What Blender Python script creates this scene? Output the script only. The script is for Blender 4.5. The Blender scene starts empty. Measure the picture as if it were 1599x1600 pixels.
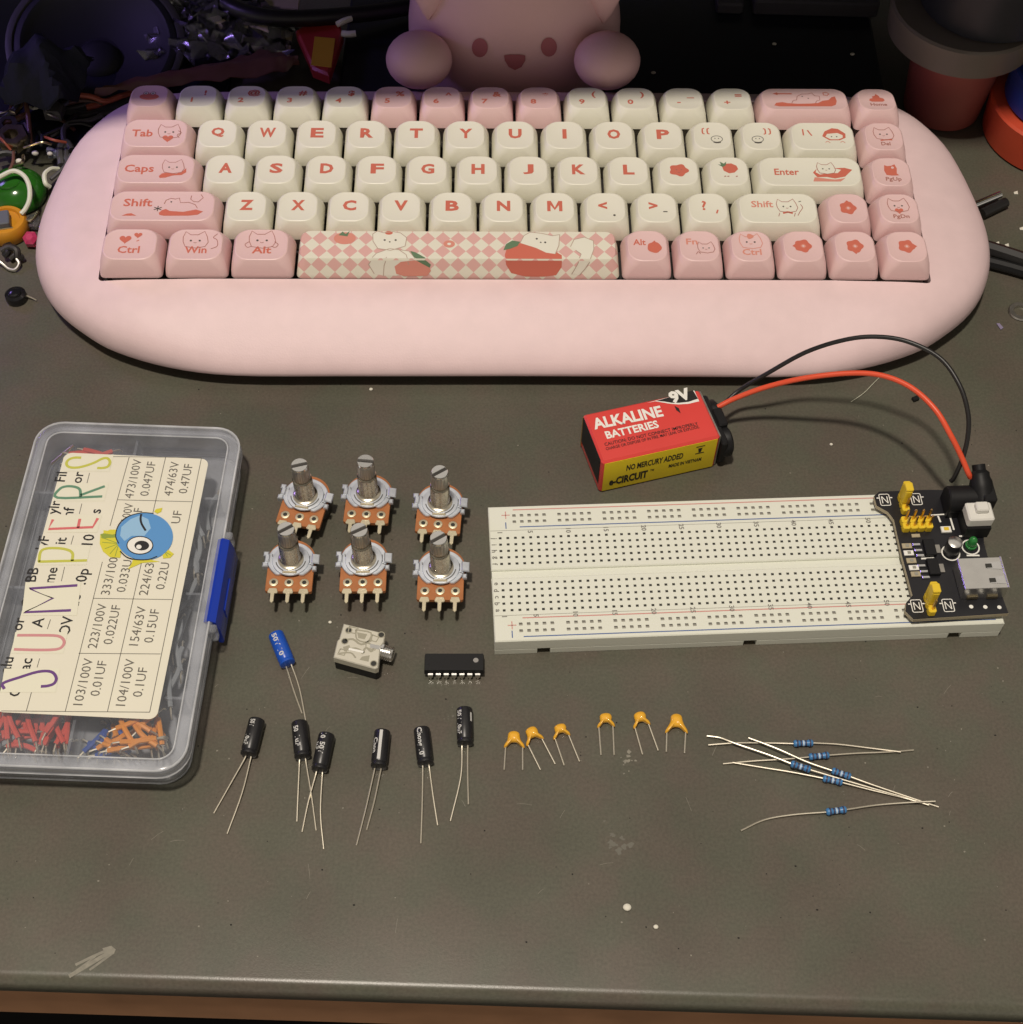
import bpy, bmesh, math, random
from mathutils import Matrix, Vector
random.seed(7)
PI = math.pi
U = 0.001                                   # everything below is written in millimetres
S = bpy.context.scene

# ------------------------------------------------------------------ camera
F_PX = 2299.4
CAM = Vector((-76.015, -262.99, 417.61))
RCAM = Matrix.Rotation(math.radians(34.578), 3, 'X') @ Matrix.Rotation(math.radians(1.5388), 3, 'Z')
cd = bpy.data.cameras.new('camera')
cd.sensor_fit = 'HORIZONTAL'; cd.sensor_width = 36.0; cd.lens = F_PX / 1599 * 36.0
cd.clip_start = 0.01; cd.clip_end = 50
cam = bpy.data.objects.new('camera', cd)
S.collection.objects.link(cam)
cam.matrix_world = Matrix.Translation(CAM * U) @ RCAM.to_4x4()
S.camera = cam

# ------------------------------------------------------------------ world, lamps, exposure
w = bpy.data.worlds.new("World"); S.world = w; w.use_nodes = True
nt_ = w.node_tree; bg_ = nt_.nodes['Background']            # warm room fill; added low front glow, high rear band for metal reflections
tc_ = nt_.nodes.new('ShaderNodeTexCoord'); sx_ = nt_.nodes.new('ShaderNodeSeparateXYZ'); nt_.links.new(tc_.outputs['Generated'], sx_.inputs[0])
def ramp_(stops):
    r_ = nt_.nodes.new('ShaderNodeValToRGB'); nt_.links.new(sx_.outputs[2], r_.inputs[0]); el_ = r_.color_ramp.elements
    el_[0].position = stops[0][0]; el_[1].position = stops[-1][0]
    for p_, v_ in stops[1:-1]: el_.new(p_)
    for q_, (p_, v_) in zip(sorted(el_, key=lambda k_: k_.position), stops): q_.color = (v_, v_ * .90, v_ * .78, 1)
    return r_
front_ = ramp_([(0.0, 2.6), (0.28, 1.7), (0.6, .42), (1.0, .45)]); rear_ = ramp_([(0.0, .06), (0.56, .14), (0.74, 2.6), (0.9, 1.8), (1.0, .5)])
mr_ = nt_.nodes.new('ShaderNodeMapRange'); mr_.inputs[1].default_value = .3; mr_.inputs[2].default_value = -.4; nt_.links.new(sx_.outputs[1], mr_.inputs[0])
mx_ = nt_.nodes.new('ShaderNodeMixRGB'); nt_.links.new(mr_.outputs[0], mx_.inputs[0]); nt_.links.new(rear_.outputs[0], mx_.inputs[1]); nt_.links.new(front_.outputs[0], mx_.inputs[2])
nt_.links.new(mx_.outputs[0], bg_.inputs[0]); bg_.inputs[1].default_value = 0.235
def lamp(name, loc, target, size, energy, color, spread=180, shape='DISK'):
    l = bpy.data.lights.new(name, 'AREA'); l.shape = shape; l.size = size; l.energy = energy; l.color = color
    l.spread = math.radians(spread)
    o = bpy.data.objects.new(name, l); S.collection.objects.link(o)
    o.location = Vector(loc) * U
    d = (Vector(target) - Vector(loc))
    o.rotation_euler = d.to_track_quat('-Z', 'Y').to_euler()
    return o
lamp('ceiling_lamp', (-300, -330, 2400), (-80, 20, 0), 0.18, 45, (1.0, 0.90, 0.78))
lamp('purple_led', (-400, 240, 168), (-120, 200, 30), 0.07, 0.10, (0.42, 0.27, 1.0), 120)
S.view_settings.view_transform = 'Standard'; S.view_settings.look = 'None'
S.view_settings.gamma = 1; S.view_settings.use_curve_mapping = False; S.view_settings.exposure = 0

# ------------------------------------------------------------------ helpers
def at(px, py, z=0.0):
    """the point at height z that stands where the photograph shows it"""
    d = RCAM @ Vector(((px - 799.5) / F_PX, (800 - py) / F_PX, -1))
    t = (z - CAM.z) / d.z
    return CAM + d * t
MATS = {}
def mat(name, col, rough=0.5, metal=0.0, var=0.0, vscale=60, bump=0.0, bscale=400, spec=0.5, trans=0.0, alpha=1.0, coat=0.0, sub=0.0, grain=0.0):
    m = bpy.data.materials.new(name); m.use_nodes = True
    nt = m.node_tree; b = nt.nodes['Principled BSDF']
    b.inputs['Base Color'].default_value = (*col, 1); b.inputs['Roughness'].default_value = rough
    b.inputs['Metallic'].default_value = metal; b.inputs['Specular IOR Level'].default_value = spec
    b.inputs['Transmission Weight'].default_value = trans; b.inputs['Coat Weight'].default_value = coat
    b.inputs['Alpha'].default_value = alpha
    if sub: 
        b.inputs['Subsurface Weight'].default_value = sub; b.inputs['Subsurface Radius'].default_value = (0.003, 0.0015, 0.001); b.inputs['Subsurface Scale'].default_value = 0.5
    tc = nt.nodes.new('ShaderNodeTexCoord')
    if var:
        n = nt.nodes.new('ShaderNodeTexNoise'); n.inputs['Scale'].default_value = vscale; n.inputs['Detail'].default_value = 5
        nt.links.new(tc.outputs['Object'], n.inputs['Vector'])
        r = nt.nodes.new('ShaderNodeMapRange'); r.inputs[1].default_value = 0.25; r.inputs[2].default_value = 0.75
        r.inputs[3].default_value = 1 - var; r.inputs[4].default_value = 1 + var
        nt.links.new(n.outputs['Fac'], r.inputs[0])
        x = nt.nodes.new('ShaderNodeMixRGB'); x.blend_type = 'MULTIPLY'; x.inputs[0].default_value = 1
        x.inputs[1].default_value = (*col, 1); nt.links.new(r.outputs[0], x.inputs[2])
        nt.links.new(x.outputs[0], b.inputs['Base Color'])
        if grain:                                # fine speckle of a printed laminate
            n2 = nt.nodes.new('ShaderNodeTexNoise'); n2.inputs['Scale'].default_value = 1100; n2.inputs['Detail'].default_value = 2
            nt.links.new(tc.outputs['Object'], n2.inputs['Vector'])
            r3_ = nt.nodes.new('ShaderNodeMapRange'); r3_.inputs[1].default_value = 0.3; r3_.inputs[2].default_value = 0.7; r3_.inputs[3].default_value = 1 - grain; r3_.inputs[4].default_value = 1 + grain
            nt.links.new(n2.outputs['Fac'], r3_.inputs[0])
            n3 = nt.nodes.new('ShaderNodeTexNoise'); n3.inputs['Scale'].default_value = 60; n3.inputs['Detail'].default_value = 4
            nt.links.new(tc.outputs['Object'], n3.inputs['Vector'])
            hs = nt.nodes.new('ShaderNodeMixRGB'); hs.inputs[1].default_value = (1.06, 0.98, 0.98, 1); hs.inputs[2].default_value = (0.95, 1.02, 0.96, 1)
            r4_ = nt.nodes.new('ShaderNodeMapRange'); r4_.inputs[1].default_value = 0.38; r4_.inputs[2].default_value = 0.62; nt.links.new(n3.outputs['Fac'], r4_.inputs[0]); nt.links.new(r4_.outputs[0], hs.inputs[0])
            y_ = nt.nodes.new('ShaderNodeMixRGB'); y_.blend_type = 'MULTIPLY'; y_.inputs[0].default_value = 1; nt.links.new(x.outputs[0], y_.inputs[1]); nt.links.new(r3_.outputs[0], y_.inputs[2])
            z_ = nt.nodes.new('ShaderNodeMixRGB'); z_.blend_type = 'MULTIPLY'; z_.inputs[0].default_value = 1; nt.links.new(y_.outputs[0], z_.inputs[1]); nt.links.new(hs.outputs[0], z_.inputs[2])
            nt.links.new(z_.outputs[0], b.inputs['Base Color'])
        r2 = nt.nodes.new('ShaderNodeMapRange'); r2.inputs[3].default_value = max(0.02, rough - var * .4); r2.inputs[4].default_value = min(1, rough + var * .4)
        nt.links.new(n.outputs['Fac'], r2.inputs[0]); nt.links.new(r2.outputs[0], b.inputs['Roughness'])
    if bump:
        n = nt.nodes.new('ShaderNodeTexNoise'); n.inputs['Scale'].default_value = bscale; n.inputs['Detail'].default_value = 3
        nt.links.new(tc.outputs['Object'], n.inputs['Vector'])
        bp = nt.nodes.new('ShaderNodeBump'); bp.inputs['Strength'].default_value = bump; bp.inputs['Distance'].default_value = 0.001
        nt.links.new(n.outputs['Fac'], bp.inputs['Height']); nt.links.new(bp.outputs[0], b.inputs['Normal'])
    MATS[name] = m
    return m
def clear_mat(name, tint, haze, gloss_rough=0.12, white=(0.75, 0.77, 0.8), edge=0.55):
    """thin clear plastic: see-through, a little milky, glossy at grazing angles"""
    m = bpy.data.materials.new(name); m.use_nodes = True; nt = m.node_tree
    for n in list(nt.nodes):
        if n.type != 'OUTPUT_MATERIAL': nt.nodes.remove(n)
    out = [n for n in nt.nodes if n.type == 'OUTPUT_MATERIAL'][0]
    tr = nt.nodes.new('ShaderNodeBsdfTransparent'); tr.inputs[0].default_value = (*tint, 1)
    df = nt.nodes.new('ShaderNodeBsdfPrincipled'); df.inputs['Base Color'].default_value = (*white, 1); df.inputs['Roughness'].default_value = 0.35
    gl = nt.nodes.new('ShaderNodeBsdfGlossy'); gl.inputs['Roughness'].default_value = gloss_rough
    tc = nt.nodes.new('ShaderNodeTexCoord'); nz = nt.nodes.new('ShaderNodeTexNoise'); nz.inputs['Scale'].default_value = 90; nz.inputs['Detail'].default_value = 6
    nt.links.new(tc.outputs['Object'], nz.inputs['Vector'])
    mr = nt.nodes.new('ShaderNodeMapRange'); mr.inputs[1].default_value = .3; mr.inputs[2].default_value = .75; mr.inputs[3].default_value = haze * .6; mr.inputs[4].default_value = haze * 1.5
    nt.links.new(nz.outputs['Fac'], mr.inputs[0])
    m1 = nt.nodes.new('ShaderNodeMixShader'); nt.links.new(mr.outputs[0], m1.inputs[0])
    nt.links.new(tr.outputs[0], m1.inputs[1]); nt.links.new(df.outputs[0], m1.inputs[2])
    fr = nt.nodes.new('ShaderNodeFresnel'); fr.inputs[0].default_value = 1.45
    mu = nt.nodes.new('ShaderNodeMath'); mu.operation = 'MULTIPLY'; mu.inputs[1].default_value = edge; nt.links.new(fr.outputs[0], mu.inputs[0])
    m2 = nt.nodes.new('ShaderNodeMixShader'); nt.links.new(mu.outputs[0], m2.inputs[0])
    nt.links.new(m1.outputs[0], m2.inputs[1]); nt.links.new(gl.outputs[0], m2.inputs[2])
    nt.links.new(m2.outputs[0], out.inputs['Surface'])
    MATS[name] = m
    return m

def frame(o, z, x=None):
    """matrix with origin o, local z along z, local x near x"""
    z = Vector(z).normalized()
    x = Vector(x) if x is not None else (Vector((1, 0, 0)) if abs(z.x) < .9 else Vector((0, 1, 0)))
    y = z.cross(x).normalized(); x = y.cross(z).normalized()
    M = Matrix((x, y, z)).transposed().to_4x4(); M.translation = Vector(o)
    return M
def rrect(wd, dp, r, n=5, cx=0, cy=0):
    r = max(0.01, min(r, wd / 2 - .001, dp / 2 - .001)); pts = []
    for k, (sx, sy) in enumerate(((1, 1), (-1, 1), (-1, -1), (1, -1))):
        for i in range(n + 1):
            a = (k + i / n) * PI / 2
            pts.append((cx + sx * (wd / 2 - r) + r * math.cos(a), cy + sy * (dp / 2 - r) + r * math.sin(a)))
    return pts
def circ(r, n=24, cx=0, cy=0, ry=None):
    return [(cx + r * math.cos(2 * PI * i / n), cy + (ry or r) * math.sin(2 * PI * i / n)) for i in range(n)]
def inset(pts, d):
    n = len(pts); out = []
    area = sum(pts[i][0] * pts[(i + 1) % n][1] - pts[(i + 1) % n][0] * pts[i][1] for i in range(n))
    sg = 1 if area > 0 else -1
    for i in range(n):
        a = Vector(pts[i - 1]); b = Vector(pts[i]); c = Vector(pts[(i + 1) % n])
        e1 = (b - a); e2 = (c - b)
        if e1.length < 1e-6: e1 = e2
        if e2.length < 1e-6: e2 = e1
        e1.normalize(); e2.normalize()
        n1 = Vector((-e1.y, e1.x)) * sg; n2 = Vector((-e2.y, e2.x)) * sg
        m = n1 + n2
        m = m / max(.3, m.length_squared / 2) if m.length > 1e-6 else n1
        out.append(tuple(b + m * d))
    return out
def smooth_path(pts, k=6):
    p = [Vector(q) for q in pts]
    if len(p) < 3: return p
    out = []
    for i in range(len(p) - 1):
        p0 = p[i - 1] if i else p[0] * 2 - p[1]
        p1, p2 = p[i], p[i + 1]
        p3 = p[i + 2] if i + 2 < len(p) else p2 * 2 - p1
        for j in range(k):
            t = j / k
            out.append(.5 * ((2 * p1) + (p2 - p0) * t + (2 * p0 - 5 * p1 + 4 * p2 - p3) * t * t + (3 * p1 - p0 - 3 * p2 + p3) * t ** 3))
    out.append(p[-1])
    return out
TXT = {}
def text_mesh(s, size, bold):
    key = (s, size, bold)
    if key not in TXT:
        c = bpy.data.curves.new('lettering', 'FONT'); c.body = s; c.size = size; c.resolution_u = 2; c.offset = bold * size
        c.align_x = 'CENTER'; c.align_y = 'CENTER'; c.fill_mode = 'FRONT'
        o = bpy.data.objects.new('lettering', c)
        me = o.to_mesh()
        v = [tuple(q.co) for q in me.vertices]; f = [tuple(p.vertices) for p in me.polygons]
        o.to_mesh_clear(); bpy.data.objects.remove(o); bpy.data.curves.remove(c)
        if v:
            ys = [q[1] for q in v]; xs = [q[0] for q in v]
            cy = (min(ys) + max(ys)) / 2; cx = (min(xs) + max(xs)) / 2
            if len(s) > 1 or s in '.,-_': cy = 0
            v = [(q[0] - cx, q[1] - cy, 0) for q in v]
        TXT[key] = (v, f)
    return TXT[key]
class MB:
    def __init__(s): s.v = []; s.f = []; s.m = []; s.mats = []
    def add(s, vs, fs, m, M=None):
        m = MATS[m] if isinstance(m, str) else m
        if m not in s.mats: s.mats.append(m)
        k = s.mats.index(m); b = len(s.v)
        s.v += [M @ Vector(q) if M is not None else Vector(q) for q in vs]
        s.f += [tuple(b + i for i in f) for f in fs]; s.m += [k] * len(fs)
        return s
    def loft(s, rings, m, M=None, cap0=True, cap1=True, closed=True):
        n = len(rings[0]); vs = [q for r in rings for q in r]; fs = []
        for i in range(len(rings) - 1):
            for j in range(n if closed else n - 1):
                j2 = (j + 1) % n
                fs.append((i * n + j, i * n + j2, (i + 1) * n + j2, (i + 1) * n + j))
        if cap0: fs.append(tuple(range(n))[::-1])
        if cap1: fs.append(tuple((len(rings) - 1) * n + j for j in range(n)))
        return s.add(vs, fs, m, M)
    def prism(s, pts, z0, z1, m, bev=0.0, M=None):
        n = len(pts)
        area = sum(pts[i][0] * pts[(i + 1) % n][1] - pts[(i + 1) % n][0] * pts[i][1] for i in range(n))
        if area < 0: pts = pts[::-1]
        if bev:
            i2 = inset(pts, bev)
            rs = [(i2, z0), (pts, z0 + bev), (pts, z1 - bev), (i2, z1)]
        else: rs = [(pts, z0), (pts, z1)]
        return s.loft([[(x, y, z) for x, y in p] for p, z in rs], m, M)
    def box(s, c, d, m, r=0.0, bev=0.0, M=None):
        pts = rrect(d[0], d[1], r, 4, c[0], c[1]) if r else [(c[0] + a * d[0] / 2, c[1] + b * d[1] / 2) for a, b in ((1, 1), (-1, 1), (-1, -1), (1, -1))]
        return s.prism(pts, c[2] - d[2] / 2, c[2] + d[2] / 2, m, bev, M)
    def lathe(s, prof, m, M=None, n=24, cap0=True, cap1=True):
        return s.loft([[(r * math.cos(2 * PI * i / n), r * math.sin(2 * PI * i / n), z) for i in range(n)] for r, z in prof], m, M, cap0, cap1)
    def tube(s, pts, r, m, n=8, k=6, M=None):
        p = smooth_path(pts, k); rings = []
        up = None
        for i, q in enumerate(p):
            t = (p[min(i + 1, len(p) - 1)] - p[max(i - 1, 0)])
            t = t.normalized() if t.length > 1e-9 else Vector((1, 0, 0))
            if up is None: up = t.orthogonal().normalized()
            up = (up - t * up.dot(t)); up = up.normalized() if up.length > 1e-6 else t.orthogonal().normalized()
            sd = t.cross(up)
            rr = r[min(i * len(r) // len(p), len(r) - 1)] if isinstance(r, (list, tuple)) else r
            rings.append([q + (up * math.cos(2 * PI * j / n) + sd * math.sin(2 * PI * j / n)) * rr for j in range(n)])
        return s.loft(rings, m, M)
    def ball(s, c, r, m, nu=24, nv=14, M=None, e=1.0):
        rx, ry, rz = (r, r, r) if not isinstance(r, (tuple, list)) else r
        sg = lambda x: math.copysign(abs(x) ** e, x)
        rings = []
        for i in range(nv + 1):
            b = -PI / 2 + PI * i / nv; cb = max(1e-3, math.cos(b)) 
            rings.append([(c[0] + rx * sg(cb) * sg(math.cos(2 * PI * j / nu)), c[1] + ry * sg(cb) * sg(math.sin(2 * PI * j / nu)), c[2] + rz * sg(math.sin(b))) for j in range(nu)])
        return s.loft(rings, m, M)
    def poly(s, pts, m, M=None, z=0.0):
        n = len(pts)
        area = sum(pts[i][0] * pts[(i + 1) % n][1] - pts[(i + 1) % n][0] * pts[i][1] for i in range(n))
        if area < 0: pts = pts[::-1]
        return s.add([(q[0], q[1], z) for q in pts], [tuple(range(n))], m, M)
    def line(s, pts, wd, m, M=None, z=0.0, k=0, closed=False):
        p = [Vector((q[0], q[1], 0)) for q in pts]
        if closed: p = p + [p[0]]
        if k: p = smooth_path(p, k)
        vs = []; fs = []
        for i, q in enumerate(p):
            t = p[min(i + 1, len(p) - 1)] - p[max(i - 1, 0)]
            t = t.normalized() if t.length > 1e-9 else Vector((1, 0, 0))
            nn = Vector((-t.y, t.x, 0)) * wd / 2
            vs += [(q.x - nn.x, q.y - nn.y, z), (q.x + nn.x, q.y + nn.y, z)]
        for i in range(len(p) - 1): fs.append((2 * i, 2 * i + 2, 2 * i + 3, 2 * i + 1))
        return s.add(vs, fs, m, M)
    def text(s, t, size, m, M=None, bold=0.0, sx=1.0, x=0, y=0, z=0.0):
        v, f = text_mesh(t, size, bold)
        return s.add([(x + q[0] * sx, y + q[1], z) for q in v], f, m, M)
    def build(s, name, parent=None, world=False, sharp=38, flip=True):
        vs = s.v
        if world and parent is not None:
            inv = WM[parent.name].inverted(); vs = [inv @ q for q in vs]
        me = bpy.data.meshes.new(name)
        me.from_pydata([tuple(q * U) for q in vs], [], s.f); me.update()
        for m in s.mats: me.materials.append(m)
        me.polygons.foreach_set('material_index', s.m)
        if flip:
            bm = bmesh.new(); bm.from_mesh(me)
            bmesh.ops.recalc_face_normals(bm, faces=bm.faces); bm.to_mesh(me); bm.free()
        me.polygons.foreach_set('use_smooth', [True] * len(me.polygons))
        me.set_sharp_from_angle(angle=math.radians(sharp))
        o = bpy.data.objects.new(name, me); S.collection.objects.link(o)
        if parent is not None: o.parent = parent
        return o
WM = {}                                          # world matrix of each thing, in millimetres
def thing(name, label, cat, loc=(0, 0, 0), rz=0.0, group=None, M=None):
    o = bpy.data.objects.new(name, None); S.collection.objects.link(o); o.empty_display_size = 0.01
    M = M if M is not None else Matrix.Translation(Vector(loc)) @ Matrix.Rotation(rz, 4, 'Z')
    WM[o.name] = M.copy()
    W = M.copy(); W.translation = W.translation * U; o.matrix_world = W
    return tag(o, label, cat, group)
def tag(o, label, cat, group=None):
    o['label'] = label; o['category'] = cat
    if group: o['group'] = group
    return o
def setting(o, kind='structure'):
    o['kind'] = kind; return o
def dup(root, M, label, group=None):
    r = root.copy(); S.collection.objects.link(r)
    WM[r.name] = M.copy(); W = M.copy(); W.translation = W.translation * U; r.matrix_world = W
    r['label'] = label
    if group: r['group'] = group
    for ch in list(root.children):
        c = ch.copy(); S.collection.objects.link(c); c.parent = r
        for g in ch.children:
            d = g.copy(); S.collection.objects.link(d); d.parent = c
    return r
def TR(x, y, z=0, rz=0): return Matrix.Translation((x, y, z)) @ Matrix.Rotation(rz, 4, 'Z')

# ------------------------------------------------------------------ materials
mat('case_pink', (0.78, 0.59, 0.60), 0.5, var=.035, vscale=140, bump=.07, bscale=1500)
mat('key_pink', (0.79, 0.55, 0.54), 0.42, var=.02, bump=.06, bscale=1800)
mat('key_cream', (0.82, 0.80, 0.68), 0.42, var=.02, bump=.06, bscale=1800)
mat('coral', (0.64, 0.165, 0.11), 0.5); mat('coral_soft', (0.72, 0.29, 0.22), 0.5)
mat('ink_brown', (0.42, 0.17, 0.14), 0.6); mat('ink_dark', (0.10, 0.09, 0.08), 0.6); mat('ink_pale', (0.50, 0.38, 0.30), 0.6)
mat('leaf_green', (0.13, 0.22, 0.12), 0.6); mat('art_cream', (0.82, 0.80, 0.68), 0.5)
mat('well_dark', (0.02, 0.016, 0.015), 0.7); mat('switch_pale', (0.55, 0.50, 0.44), 0.4)
mat('figure_pink', (0.72, 0.45, 0.46), 0.55, var=.03, bump=.08, bscale=900)
mat('figure_face', (0.40, 0.12, 0.14), 0.6)
mat('desk', (0.104, 0.096, 0.076), 0.31, var=.12, vscale=25, bump=.04, bscale=2200, spec=.38, grain=.12)
mat('desk_front', (0.40, 0.21, 0.11), 0.5, var=.15, vscale=60)
mat('floor_black', (0.012, 0.010, 0.009), 0.9)
mat('abs_white', (0.76, 0.775, 0.68), 0.4, bump=.03, bscale=900)
mat('hole_dark', (0.03, 0.03, 0.025), 0.7); mat('hole_grey', (0.30, 0.29, 0.245), 0.5); mat('hole_shade', (0.10, 0.095, 0.08), 0.6); mat('dot_grey', (0.30, 0.29, 0.28), 0.5)
mat('print_red', (0.62, 0.27, 0.24), 0.6); mat('print_blue', (0.08, 0.14, 0.34), 0.6); mat('print_grey', (0.20, 0.19, 0.17), 0.6)
mat('print_black', (0.015, 0.014, 0.013), 0.5); mat('print_white', (0.85, 0.84, 0.78), 0.5)
mat('gold', (0.75, 0.5, 0.18), 0.3, 1.0)
mat('pcb_black', (0.012, 0.012, 0.015), 0.35, var=.1); mat('pcb_edge', (0.42, 0.36, 0.24), 0.6)
mat('black_plastic', (0.009, 0.009, 0.010), 0.5, spec=.3, bump=.03); mat('black_gloss', (0.012, 0.012, 0.014), 0.16)
mat('yellow_plastic', (0.80, 0.56, 0.03), 0.4); mat('white_button', (0.72, 0.71, 0.66), 0.4)
mat('green_led', (0.05, 0.35, 0.08), 0.2, trans=.4)
mat('tin', (0.80, 0.79, 0.76), 0.28, 1.0, var=.06, vscale=300); mat('tin_rough', (0.50, 0.48, 0.44), 0.42, 1.0, var=.1, vscale=400)
mat('steel_bright', (0.85, 0.85, 0.84), 0.22, 1.0, var=.05, vscale=300); mat('plate_zinc', (0.66, 0.70, 0.76), 0.5, .85, var=.12, vscale=350); mat('pin_tin', (0.70, 0.63, 0.45), 0.45, .7, var=.06, vscale=300)
mat('bushing_steel', (0.62, 0.57, 0.46), 0.26, 1.0, var=.12, vscale=500); mat('brass', (0.62, 0.53, 0.34), 0.3, 1.0, var=.1, vscale=500)
mat('phenolic', (0.42, 0.155, 0.052), 0.45, var=.12, vscale=250)
mat('dark_metal', (0.09, 0.085, 0.08), 0.45, .8)
mat('lead_wire', (0.66, 0.61, 0.50), 0.40, .8)
mat('batt_red', (0.72, 0.07, 0.06), 0.24, var=.03); mat('batt_yellow', (0.86, 0.66, 0.02), 0.32, var=.03)
mat('wire_red', (0.76, 0.09, 0.035), 0.4); mat('wire_black', (0.014, 0.013, 0.013), 0.4)
mat('sleeve_black', (0.016, 0.016, 0.018), 0.35, var=.1); mat('sleeve_blue', (0.015, 0.09, 0.50), 0.28)
mat('print_silver', (0.62, 0.62, 0.60), 0.45)
mat('amber', (0.84, 0.44, 0.035), 0.28, coat=.4, var=.06, vscale=400)
mat('resistor_blue', (0.06, 0.22, 0.48), 0.35); mat('band_dark', (0.05, 0.05, 0.10), 0.5); mat('band_pale', (0.50, 0.62, 0.75), 0.5)
mat('jack_cream', (0.74, 0.71, 0.60), 0.33, .45, var=.06); mat('jack_emboss', (0.36, 0.34, 0.26), 0.35)
mat('paper', (0.78, 0.75, 0.62), 0.65, var=.02); mat('ink_text', (0.13, 0.12, 0.10), 0.7)
mat('latch_blue', (0.012, 0.045, 0.42), 0.25)
mat('pen_purple', (0.14, 0.05, 0.22), 0.6); mat('pen_pink', (0.62, 0.27, 0.28), 0.6); mat('pen_lime', (0.55, 0.55, 0.08), 0.6)
mat('pen_red', (0.68, 0.16, 0.16), 0.6); mat('pen_green', (0.12, 0.27, 0.17), 0.6); mat('sticker', (0.79, 0.77, 0.62), 0.5)
mat('fish_blue', (0.10, 0.30, 0.62), 0.45); mat('fish_pale', (0.30, 0.52, 0.74), 0.45); mat('fish_yellow', (0.68, 0.62, 0.04), 0.5); mat('fish_olive', (0.28, 0.36, 0.05), 0.5)
mat('jumper_red', (0.60, 0.07, 0.045), 0.45); mat('jumper_orange', (0.72, 0.27, 0.03), 0.45); mat('jumper_grey', (0.24, 0.26, 0.28), 0.5); mat('jumper_blue', (0.03, 0.08, 0.35), 0.45)
clear_mat('clear_lid', (0.985, 0.985, 0.99), 0.12, white=(.62, .66, .74)); clear_mat('clear_tray', (0.97, 0.975, 0.98), 0.2, white=(.62, .66, .74)); clear_mat('clear_rim', (0.96, 0.965, 0.97), 0.24, white=(.66, .69, .76)); clear_mat('clear_edge', (0.85, 0.86, 0.87), 0.62)
clear_mat('clear_bag', (0.80, 0.80, 0.82), 0.10, 0.15, (0.5, 0.5, 0.5), .9)
mat('cone_dark', (0.022, 0.023, 0.028), 0.6, var=.15); mat('rim_grey', (0.07, 0.068, 0.066), 0.5, var=.15)
mat('cloth_navy', (0.010, 0.013, 0.024), 0.8, var=.2, bump=.3, bscale=300)
mat('monitor_black', (0.010, 0.012, 0.020), 0.5, var=.1); mat('stand_grey', (0.065, 0.06, 0.07), 0.5, var=.1)
mat('packet_red', (0.40, 0.035, 0.03), 0.45, var=.1); mat('packet_yellow', (0.62, 0.36, 0.03), 0.5, var=.1)
mat('scrap_pale', (0.55, 0.48, 0.30), 0.6, var=.15); mat('copper_wire', (0.42, 0.10, 0.055), 0.5); mat('brown_film', (0.15, 0.07, 0.05), 0.35, var=.2)
mat('gem_green', (0.035, 0.20, 0.02), 0.15, var=.35, vscale=80, trans=.35); mat('white_wire', (0.72, 0.73, 0.58), 0.45)
mat('motor_orange', (0.62, 0.27, 0.02), 0.35, var=.1); mat('grey_block', (0.12, 0.13, 0.15), 0.45); mat('gem_pink', (0.72, 0.06, 0.18), 0.2, trans=.3)
mat('tape_black', (0.014, 0.015, 0.02), 0.45); mat('tape_grey', (0.12, 0.10, 0.082), 0.5, var=.06); mat('tape_red', (0.60, 0.075, 0.03), 0.42, var=.06); mat('disc_red_shaded', (0.30, 0.075, 0.06), 0.5, var=.12)
mat('tape_blue', (0.015, 0.04, 0.25), 0.42); mat('tape_yellow', (0.62, 0.42, 0.03), 0.45); mat('core_card', (0.40, 0.32, 0.2), 0.8)
mat('crumb_white', (0.75, 0.72, 0.62), 0.7); mat('flake_purple', (0.26, 0.22, 0.34), 0.5); mat('smear_faint', (0.135, 0.128, 0.102), 0.6); mat('smear', (0.24, 0.225, 0.18), 0.6, var=.25, vscale=500)

# spacebar cap: cream and rose diamonds
def spacebar_mat():
    m = bpy.data.materials.new('diamond_cap'); m.use_nodes = True; nt = m.node_tree; b = nt.nodes['Principled BSDF']
    b.inputs['Roughness'].default_value = 0.42
    tc = nt.nodes.new('ShaderNodeTexCoord'); sp = nt.nodes.new('ShaderNodeSeparateXYZ'); nt.links.new(tc.outputs['Object'], sp.inputs[0])
    def M(op, a, c=None):
        n = nt.nodes.new('ShaderNodeMath'); n.operation = op
        for i, q in enumerate((a, c)):
            if q is None: continue
            if isinstance(q, (int, float)): n.inputs[i].default_value = q
            else: nt.links.new(q, n.inputs[i])
        return n.outputs[0]
    x = M('DIVIDE', sp.outputs[0], 5.6 * U)
    yy = M('DIVIDE', M('ADD', sp.outputs[1], M('MULTIPLY', sp.outputs[2], 0.75)), 6.2 * U)
    a = M('FLOOR', M('ADD', x, yy)); c = M('FLOOR', M('SUBTRACT', x, yy))
    k = M('MODULO', M('ABSOLUTE', M('ADD', a, c)), 2)
    mx = nt.nodes.new('ShaderNodeMixRGB'); nt.links.new(k, mx.inputs[0])
    mx.inputs[1].default_value = (0.80, 0.77, 0.64, 1); mx.inputs[2].default_value = (0.74, 0.44, 0.40, 1)
    nt.links.new(mx.outputs[0], b.inputs['Base Color'])
    MATS['diamond_cap'] = m
spacebar_mat()

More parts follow.
